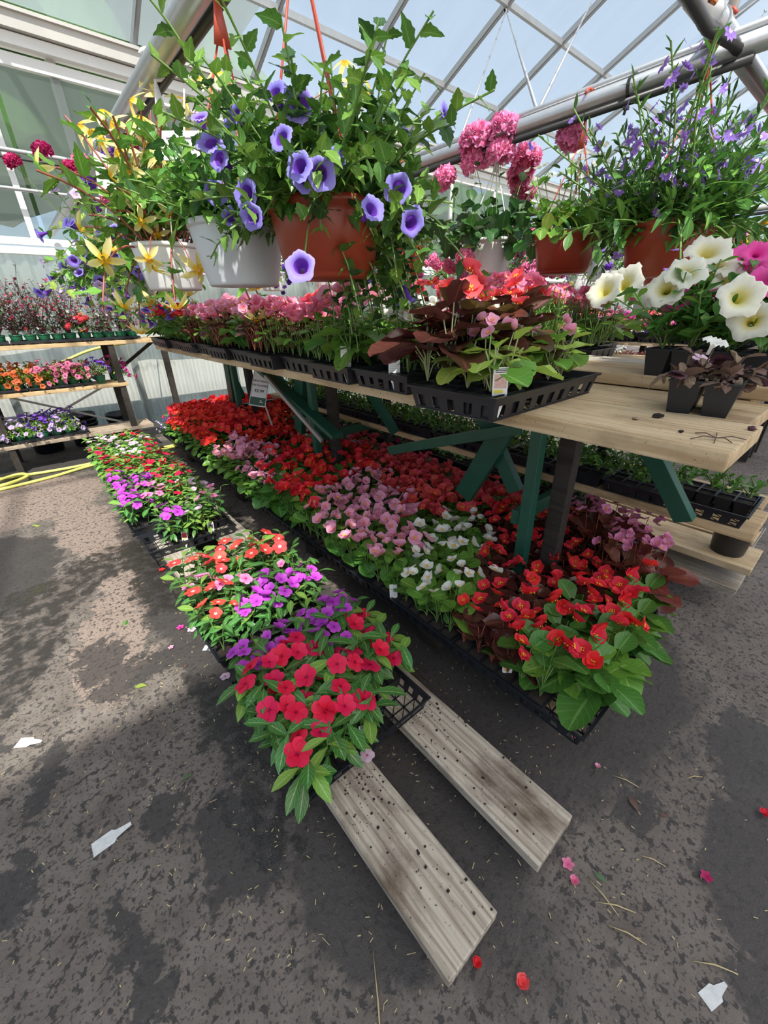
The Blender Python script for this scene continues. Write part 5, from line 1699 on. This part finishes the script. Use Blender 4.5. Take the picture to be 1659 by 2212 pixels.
base = atz(603, 950, .44); kb = proj(base)[2]
ctr = CP + ray(561, 838) * ((kb - .02) / FPX)
sc_ = (kb - .02) / FPX
upv = (CP + ray(566, 800) * sc_ - (CP + ray(554, 880) * sc_)).normalized()
rtv = CR.copy(); rtv = (rtv - upv * rtv.dot(upv)).normalized(); nv = rtv.cross(upv).normalized()
MS = Matrix((rtv, upv, nv)).transposed().to_4x4(); MS.translation = ctr
t = thing('price_sign', 'white price card for four-packs on a grey stake among scarlet begonias', 'sign', base)
LOC = Matrix.Translation(-base)
w2, h2 = 36 * sc_ / 2 * 1.0, 80 * sc_ / 2
bb = MB(); bb.box((-w2, -h2, -.002), (w2, h2, .001)); bb.build('card', 'card_white', t, LOC @ MS)
bb = MB()
bb.box((-w2 * .93, h2 * .93, .001), (w2 * .93, h2 * .95, .0018)); bb.box((-w2 * .93, -h2 * .52, .001), (-w2 * .90, h2 * .95, .0018)); bb.box((w2 * .90, -h2 * .52, .001), (w2 * .93, h2 * .95, .0018))
bb.build('card_border', 'print_green', t, LOC @ MS)
bb = MB(); bb.box((-w2 * .93, -h2 * .95, .001), (w2 * .93, -h2 * .52, .0018)); bb.build('green_band', 'print_green', t, LOC @ MS)
for body, yy, sz in (('4 PACK VEGGIES', .36, .30), ('OR FLOWERS', .12, .30), ('$2.99', -.18, .50)):
    me = text_mesh(body, w2 * sz, 'print_black')
    new_obj('lettering', me, t, LOC @ MS @ Matrix.Translation((0, h2 * yy, .0022)))
bb = MB(); bb.box((w2 * .20, -h2 * .78, .0018), (w2 * .62, -h2 * .74, .0024)); bb.box((w2 * .3, -h2 * .70, .0018), (w2 * .42, -h2 * .64, .0024)); bb.build('logo_mark', 'card_white', t, LOC @ MS)
foot = CP + ray(572, 884) * sc_
bb = MB(); bb.beam(foot + nv * -.004 - base + upv * .03, base - base - Vector((0, 0, .10)), .014, .004); bb.build('stake', 'stake_grey', t)
# second stake with an edge-on card
b2 = atz(345, 842, .50)
t = thing('price_sign', 'grey stake holding an edge-on card by the lilac flowers', 'sign', b2)
k2 = proj(b2)[2] / FPX
top2 = CP + ray(338, 768) * k2
bb = MB(); bb.beam(Vector((0, 0, -.10)), top2 - b2, .016, .006); bb.build('stake', 'stake_grey', t)
bb = MB(); bb.box((-.11, -.08, -.003), (.11, .08, .003)); bb.build('card', 'stake_grey', t, Matrix.Translation(top2 - b2 + Vector((.0, 0, .002))) @ Matrix.Rotation(-.12, 4, 'Y'))
# plastic care card on the white hanger
t = thing('care_card', 'white plastic hang card with dark capitals on the yellow begonia hanger', 'label', (.64, 1.77, 2.00))
MC = Matrix((CR, CU, -CF)).transposed().to_4x4()
bb = MB(); bb.box((-.075, -.05, -.0015), (.075, .05, .0015)); bb.build('card', 'card_white', t, MC, bevel=.001)
bb = MB(); bb.box((-.06, .02, .0015), (.06, .026, .0022)); bb.build('print_line', 'print_purple', t, MC)
new_obj('lettering', text_mesh('RING', .034, 'print_purple'), t, MC @ Matrix.Translation((.02, -.008, .002)))
bb = MB(); bb.tube([(0, .05, 0), (.0, .19, .0)], .003, 6); bb.build('loop', 'white_plastic', t, MC)
t = thing('care_card', 'white plastic hang card with capitals beside the mixed purple basket', 'label', (.60, 2.72, 2.08))
MD = MC @ Matrix.Rotation(.9, 4, 'Y') @ Matrix.Rotation(.12, 4, 'Z')
bb = MB(); bb.box((-.06, -.10, -.002), (.06, .10, .002)); bb.build('card', 'card_white', t, MD)
new_obj('lettering', text_mesh('SUN', .05, 'print_purple'), t, MD @ Matrix.Translation((0, .01, .003)))
bb = MB(); bb.tube([(0, .1, 0), (0, .20, 0)], .003, 6); bb.build('loop', 'white_plastic', t, MD)

# ------------------------------------------------------------------ back bench: pots, trays, pails, hose
def well_tray_mesh():
    b = MB(); lx, ly = .56, .30
    b.box((-lx / 2, -ly / 2, .028), (lx / 2, -ly / 2 + .016, .036)); b.box((-lx / 2, ly / 2 - .016, .028), (lx / 2, ly / 2, .036))
    b.box((-lx / 2, -ly / 2, .018), (-lx / 2 + .012, ly / 2, .036)); b.box((lx / 2 - .012, -ly / 2, .018), (lx / 2, ly / 2, .036))
    b.box((-lx / 2, -ly / 2, .014), (lx / 2, -ly / 2 + .003, .034)); b.box((-lx / 2, ly / 2 - .003, .014), (lx / 2, ly / 2, .034))
    for i in range(5):
        for j in range(2):
            x = (i - 2) * .110; y = (j - .5) * .135
            n = 14; V = []
            for r, z in ((.054, .030), (.047, .012), (.040, 0.0)):
                for k in range(n):
                    a = 2 * PI * k / n
                    V.append((x + r * math.cos(a), y + r * math.sin(a), z))
            F = [(q * n + k, q * n + (k + 1) % n, (q + 1) * n + (k + 1) % n, (q + 1) * n + k) for q in range(2) for k in range(n)]
            F.append(tuple(range(2 * n, 3 * n)))
            b.add(V, F)
    return b.mesh('pot_tray', 'black_plastic')


WT = well_tray_mesh()
GSOIL = soil_disc(.046, .076)
SHR = {}


def shrub_var(kd, i):
    if (kd, i) in SHR: return SHR[(kd, i)]
    rng = random.Random(hash_s(kd) + i * 17)
    B = [(0, 0, .075), (.015, .01, .075), (-.015, .0, .075)]
    if kd == 'airy':
        it, st = gen_stems(rng, B, 18, (.22, .52), (48, 88), (-.1, .5), ['leaf|oval0_deep', 'leaf|oval0_plum', 'leaf|oval1_deep', 'leaf|small_plum'], .040, 10, .1, ['flower|tiny_wine', 'flower|tiny_wine', 'flower|tiny_coral', 'flower|tiny_pink'], .013, .9, .30, .0)
    elif kd == 'fuchsia':
        it, st = gen_stems(rng, B, 16, (.18, .36), (35, 85), (.2, 1.2), ['leaf|oval0_deep', 'leaf|oval1_plum', 'leaf|oval0_mid'], .045, 8, .1, ['flower|tiny_pink', 'flower|tiny_wine', 'flower|tiny_white'], .016, .8, .16, -.4)
    elif kd == 'rust':
        it, st = gen_stems(rng, B, 22, (.12, .20), (40, 88), (.1, .6), ['leaf|oval0_deep', 'leaf|oval1_mid'], .045, 7, .1, ['flower|head_coral', 'flower|tiny_orange'], .022, .8, .08, .3)
    elif kd == 'green':
        it, st = gen_stems(rng, B, 22, (.10, .20), (15, 85), (.3, 1.4), ['leaf|oval0_mid', 'leaf|oval1_fresh', 'leaf|oval0_deep'], .048, 7, .1, (), .02, 0, 0)
    else:
        lf = ['leaf|oval0_fresh', 'leaf|oval1_fresh', 'leaf|oval0_lime']
        it, st = gen_stems(rng, B, 26, (.10, .20), (20, 88), (.2, 1.2), lf, .038, 8, .1, ['flower|pet_' + kd], .028, .62, .02, .4)
    SHR[(kd, i)] = (merge_items('foliage', [q_ for q_ in it if q_[0] == 'leaf']), merge_items('blossom', [q_ for q_ in it if q_[0] == 'flower']) if any(q_[0] == 'flower' for q_ in it) else None, stems_mesh('stem_cluster', st, 'stem_brown' if kd in ('airy', 'fuchsia') else 'stem_green', 3))
    return SHR[(kd, i)]


SW = {'airy': ('tall airy', 'salvia'), 'fuchsia': ('pink drooping', 'fuchsia'), 'rust': ('rusty red', 'sedum'), 'green': ('leafy green', 'ivy'), 'orange': ('coral orange', 'petunia'), 'wine': ('wine red', 'petunia'), 'rose': ('rose pink', 'petunia'), 'violet': ('deep violet', 'petunia'), 'lavender': ('lilac and white', 'petunia'), 'hot': ('hot pink', 'petunia'), 'white': ('white', 'petunia')}


def potted(kd, loc, place, grp, rng, sc=1.0, pot=GREEN_POT):
    fw, pw = SW[kd]
    t = thing('potted_' + pw, '%s %s in a green pot, %s' % (fw, pw, place), 'potted plant', loc, rng.uniform(0, 6.28), grp)
    new_obj('pot', pot, t); new_obj('soil', GSOIL, t)
    f, b_, s_ = shrub_var(kd, rng.randrange(3))
    M = Matrix.Scale(sc, 4)
    M = Matrix.Translation((0, 0, .075 * (1 - sc))) @ M
    tag(new_obj('foliage', f, t, M), kind='stuff')
    if b_: tag(new_obj('blossom', b_, t, M), kind='stuff')
    tag(new_obj('stem_cluster', s_, t, M), kind='stuff')


rg = random.Random(9)
for j, xt in enumerate((-1.45, -.88, -.31, .26, .83)):
    tag(new_obj('pot_tray', WT, None, Matrix.Translation((xt, 5.66, 1.235))), 'black pot tray, %s along the top shelf of the back bench' % ORD[j], 'tray', 'pot trays on the back bench')
    for i in range(5):
        for r in range(2):
            x = xt + (i - 2) * .110; y = 5.66 + (r - .5) * .135
            if x < -1.0 or (r == 1 and i % 2): continue
            kd = 'airy' if (x < .12 or rg.random() < .5) else rg.choice(['fuchsia', 'rust', 'fuchsia', 'airy'])
            if r == 0 and rg.random() < .35: kd = rg.choice(['green', 'fuchsia', 'rust'])
            potted(kd, (x, y, 1.236), '%s in %s line of %s top-shelf tray' % (ORD[i], 'front' if r == 0 else 'rear', ORD[j]), 'pots on the top shelf', rg, rg.uniform(.9, 1.25))
for j, xt in enumerate((-.88, -.31, .26)):
    tag(new_obj('pot_tray', WT, None, Matrix.Translation((xt, 5.665, .80))), 'black pot tray, %s along the middle shelf of the back bench' % ORD[j], 'tray', 'pot trays on the back bench')
    for i in range(5):
        for r in range(2):
            x = xt + (i - 2) * .110; y = 5.665 + (r - .5) * .135
            if x < -.7: continue
            kd = 'orange' if x < .06 else ('rose' if x < .3 else ('wine' if rg.random() < .5 else 'rose'))
            potted(kd, (x, y, .801), '%s in %s line of %s middle-shelf tray' % (ORD[i], 'front' if r == 0 else 'rear', ORD[j]), 'pots on the middle shelf', rg, rg.uniform(.9, 1.15))
potted('violet', (.62, 5.60, .80), 'alone on the middle shelf of the back bench', None, rg, 1.0)
potted('hot', (.80, 5.75, .80), 'at the end of the middle shelf', None, rg, 1.1)
for j, xt in enumerate((-.42, .12)):
    tag(new_obj('pot_tray', WT, None, Matrix.Translation((xt - .05, 5.66, .30))), ['black pot tray at the covered end of the lowest back shelf', 'black pot tray beside the bare plank of the lowest back shelf'][j], 'tray', 'pot trays on the back bench')
    for i in range(5):
        for r in range(2):
            x = xt - .05 + (i - 2) * .110; y = 5.66 + (r - .5) * .135
            if x > .25 or x < -.75: continue
            potted('lavender' if rg.random() < .65 else 'violet', (x, y, .301), '%s in %s line of %s lowest-shelf tray' % (ORD[i], 'front' if r == 0 else 'rear', ORD[j]), 'pots on the lowest back shelf', rg, rg.uniform(.9, 1.1))
# nursery pails on the floor under the back bench
PB = MB(); PB.lathe([(.001, 0, 0), (.125, 0, 0), (.13, .01, 0), (.155, .25, 0), (.165, .25, 0), (.166, .28, 0), (.155, .28, 0), (.148, .02, 0), (.001, .02, 0)], 28)
PBm = PB.mesh('pail_body', 'black_plastic', True)
for (x, y, n) in ((-.05, 6.28, 3), (.36, 6.30, 3), (.78, 6.30, 2)):
    for k in range(n):
        t = thing('nursery_pail', 'black nursery pail %s in the %s stack under the back bench' % (('at the bottom', 'second', 'on top')[k] if n == 3 else ('at the bottom', 'on top')[k], {-.05: 'first', .36: 'middle', .78: 'end'}[x]), 'pot', (x, y, k * .055), 0, 'nursery pails under the back bench')
        new_obj('pail_body', PBm, t)
        bb = MB(); bb.lathe([(.158, .20, 0), (.163, .205, 0), (.158, .21, 0)], 28); bb.build('ridge', 'black_plastic', t)
# yellow hose loops
def smooth_path(P, n=8):
    P = [Vector(p) for p in P]; out = []
    for i in range(len(P) - 1):
        a = P[max(i - 1, 0)]; b = P[i]; c = P[i + 1]; d = P[min(i + 2, len(P) - 1)]
        for k in range(n):
            u = k / n
            out.append(.5 * ((2 * b) + (c - a) * u + (2 * a - 5 * b + 4 * c - d) * u * u + (3 * b - a - 3 * c + d) * u ** 3))
    out.append(P[-1]); return out


hp = [(1.4, 5.36, .016), (.34, 5.27, .016), (-.1, 5.13, .016), (-.52, 5.06, .016), (-.72, 5.10, .016), (-.62, 5.25, .03), (-.38, 5.36, .045), (-.30, 5.22, .048), (-.46, 5.08, .05), (-.7, 5.14, .03), (-.72, 5.42, .016), (-.40, 5.40, .016), (-.1, 5.34, .016), (.32, 5.33, .016), (1.4, 5.44, .016)]
t = thing('garden_hose', 'pale yellow garden hose lying in a loop by the back bench', 'hose', (0, 5.2, 0))
bb = MB(); bb.tube([Vector(p) - Vector((0, 5.2, 0)) for p in smooth_path(hp)], .015, 8); bb.build('hose', 'hose_yellow', t, smooth=True)
bb = MB(); bb.tube([(1.38, .16, .016), (1.48, .16, .016)], .018, 8); bb.build('coupling', 'gutter_metal', t, smooth=True)
t = thing('garden_hose', 'yellow hose sagging behind the middle shelf along the wall', 'hose', (0, 6.4, 0))
bb = MB(); bb.tube(smooth_path([(-.6, 0, .88), (-.1, 0, .86), (.35, 0, .98), (.8, 0, 1.12), (1.6, 0, 1.2)]), .016, 8); bb.build('hose', 'hose_yellow', t, smooth=True)

# ------------------------------------------------------------------ far bench flowers
rf = random.Random(31)
FARK = ['pet_hot', 'lime_bed', 'pet_coral', 'lime_hot', 'pet_rose', 'lime_violet', 'pet_hot', 'marigold', 'lime_rose', 'lime_bed', 'pet_white']
for xi, (x, z) in enumerate(((5.94, 1.09), (6.24, 1.09), (6.55, 1.09), (6.86, 1.09))):
    y = .40
    i = 0
    while y < 5.4:
        tagp = '%s in %s far-bench line' % (nth(i), ORD[xi])
        tb = tag(new_obj('web_tray', TR_X, None, Matrix.Translation((x, y + .14, z)) @ Matrix.Scale(.55, 4, (1, 0, 0))), 'short black tray, %s' % tagp, 'tray', 'trays on the far petunia bench')
        for a in (-1, 1):
            kd = rf.choice(FARK)
            make_pack(kd, (x, y + .14 + a * .066, z + .0035), '%s half of tray %s' % ('near' if a < 0 else 'rear', tagp), rf, 'on the far petunia bench', long_axis=Vector((1, 0, 0)), scale=rf.uniform(1.35, 1.7))
        y += .335; i += 1
for i in range(14):
    y = .55 + i * .30
    make_pack(rf.choice(['coleus_red', 'lime_bed', 'viola', 'coleus_red', 'seedling']), (5.72, y, .84), '%s on second far-bench step' % nth(i), rf, 'on the second step of the far bench', long_axis=Vector((0, 1, 0)), scale=1.2)
for i in range(14):
    y = .5 + i * .30
    make_pack(rf.choice(['pet_hot', 'pet_white', 'pet_rose', 'lime_hot']), (5.50, y, .52), '%s on lowest far-bench step' % nth(i), rf, 'on the lowest step of the far bench', long_axis=Vector((0, 1, 0)), scale=1.5)

# ------------------------------------------------------------------ litter on the floor and planks
def flat_leaf(name, label, cat, px, py, key, size, z=.003, rot=None, grp=None, up=None, mat=None):
    q_ = atz(px, py, z)
    o = new_obj(name, mesh_of(key), None, Matrix.Translation(q_) @ Matrix.Rotation(rf.uniform(0, 6.28) if rot is None else rot, 4, 'Z') @ Matrix.Rotation(rf.uniform(-.1, .1), 4, 'X') @ Matrix.Scale(size, 4))
    o.location.z = z + .004
    return tag(o, label, cat, grp)


for i, (px, py, key, sz, lb) in enumerate([
        (1128, 2125, 'flower|begs_coral', .030, 'fallen coral begonia petals ahead of the longer plank end'),
        (1650, 1760, 'flower|begs_red', .028, 'fallen red begonia flower on the damp asphalt'),
        (1240, 1905, 'flower|begs_rose', .024, 'fallen faded rose flower by the shorter plank end'),
        (1226, 1868, 'flower|tiny_rose', .020, 'small fallen rose petal touching the plank corner'),
        (1030, 2082, 'flower|begs_red', .022, 'fallen red petal half under the longer plank'),
        (1290, 1657, 'flower|begs_pink', .018, 'fallen pale pink flower under the begonia tray'),
        (1240, 1593, 'flower|begs_rose', .022, 'fallen rose flower below the begonia tray corner'),
        (390, 1357, 'flower|tiny_hot', .022, 'fallen hot pink flower near the vinca tray'),
        (415, 1360, 'flower|vin0_palevinca', .024, 'fallen pale pink vinca flower on the asphalt'),
        (350, 1232, 'flower|tiny_red', .022, 'fallen red vinca flower beside the bare plank'),
        (487, 1462, 'flower|vin0_palevinca', .024, 'fallen lilac vinca flower touching the vinca tray'),
        (1524, 1895, 'flower|tiny_wine', .018, 'fallen wine red petal on the dark damp patch'),
        (370, 1400, 'flower|tiny_pink', .016, 'tiny fallen pink petal beside the white tag')]):
    flat_leaf('fallen_flower', lb, 'flower', px, py, key, sz)
flat_leaf('fallen_flower', 'lilac vinca flower hanging on the near vinca tray rim', 'flower', 793, 1633, 'flower|vin0_palevinca', .026, .178)
for i, (px, py, key, sz, lb) in enumerate([
        (318, 1482, 'leaf|oval0_lime', .055, 'fallen yellow leaf sprig on the asphalt'),
        (275, 1340, 'leaf|lance1_mid', .075, 'fallen green leaf sprig on the brown dry patch'),
        (1378, 1755, 'leaf|oval0_wilt', .050, 'dry brown leaf on the damp patch beside the plank'),
        (415, 1675, 'leaf|oval1_grey', .050, 'crumpled grey green leaf on the asphalt'),
        (1310, 1908, 'leaf|small_grey', .035, 'small green leaf among the straw bits'),
        (70, 1135, 'leaf|lance0_lime', .11, 'pale green weed stalk on the far asphalt'),
        (1445, 1765, 'leaf|oval0_wilt', .028, 'tiny tan leaf scrap on the asphalt'),
        (400, 1443, 'leaf|oval1_wilt', .035, 'dark curled leaf beside the white tag')]):
    flat_leaf('fallen_leaf', lb, 'leaf', px, py, key, sz)
def floor_tag(px, py, rot, label, size=1.0):
    bb = MB(); w = .020 * size; h = .05 * size
    bb.add([(-w, 0, 0), (w, 0, 0), (w, h, .002), (.6 * w, h * 1.15, .003), (.25 * w, h * 1.9, .004), (-.25 * w, h * 1.9, .004), (-.6 * w, h * 1.15, .003), (-w, h, .002)], [(0, 1, 2, 3, 4, 5, 6, 7)])
    V = list(bb.V); bb.add([(x, y, z + .0015) for x, y, z in V], [(0, 1, 2, 3, 4, 5, 6, 7)])
    n = 8; bb.add(V + [(x, y, z + .0015) for x, y, z in V], [(k, (k + 1) % n, n + (k + 1) % n, n + k) for k in range(n)])
    o = bb.build('plant_tag', 'card_dirty', None, Matrix.Translation(atz(px, py, .001)) @ Matrix.Rotation(rot, 4, 'Z'))
    return tag(o, label, 'plant tag')


floor_tag(440, 1400, -2.3, 'white blank plant tag lying beside the vinca tray', .85)
floor_tag(38, 1605, -2.25, 'white plant tag lying alone on the bare asphalt')
floor_tag(200, 1838, -1.55, 'larger smudged white plant tag on the bare asphalt', 1.15)
floor_tag(1522, 2165, -1.9, 'white tag scrap on the wet asphalt ahead of the planks', .8)
# straw and grit
bb = MB()
for k in range(1100):
    x = rf.gauss(.5, .55); y = rf.gauss(.9, .8)
    if y < -.5: continue
    a = rf.uniform(0, PI); l = rf.uniform(.002, .0065) * (2.0 if rf.random() < .05 else 1); w = rf.uniform(.0006, .0014)
    bb.beam((x - math.cos(a) * l, y - math.sin(a) * l, .0015), (x + math.cos(a) * l, y + math.sin(a) * l, .0025), w * 2, .001)
tag(bb.build('floor_litter', 'straw'), 'fine straw and plant litter scattered on the asphalt', 'litter', kind='stuff')
for i, (px, py, a, l) in enumerate([(1330, 1960, 2.2, .05), (1300, 1935, 1.4, .05), (1355, 2020, 2.0, .045), (1352, 1688, 1.9, .04), (1410, 1860, 2.0, .035), (1545, 2090, 2.2, .05), (1500, 1680, 2.5, .03), (815, 2170, 1.0, .09)]):
    t = thing('straw_stalk', ['pale straw stalk in the bundle by the plank end', 'pale straw stalk beside the small green leaf', 'long pale straw stalk ahead of the straw bundle', 'short straw stalk below the begonia tray corner', 'straw stalk beside the damp patch', 'straw stalk on the wet asphalt edge', 'straw stalk on the light asphalt', 'long thin grass stalk ahead of the longer plank'][i], 'straw', atz(px, py, .002))
    bb = MB(); d_ = Vector((math.cos(a), math.sin(a), 0)); bb.tube([d_ * -l, d_ * .0 + Vector((.004, .002, .003)), d_ * l], [.0012, .0022, .001], 5); bb.build('stalk', 'straw', t, smooth=True)
# soil crumbs spilled on the two planks
bb = MB()
for (x0, x1, ya, yb, n) in ((.32, .49, .42, .70, 90), (.67, .85, .48, .70, 70), (.32, .49, .17, .4, 25), (.67, .85, .17, .45, 25)):
    for k in range(n):
        x = rf.uniform(x0, x1); y = yb - abs(rf.gauss(0, (yb - ya) * .5))
        if y < .17: continue
        e = .0008 + .0030 * rf.random() ** 2.5
        bb.box((x - e, y - e * .8, .1195), (x + e, y + e, .1205 + e), M=None)
tag(bb.build('spilled_soil', 'crumb'), 'dark potting soil crumbs spilled on the two low planks', 'soil', kind='stuff')
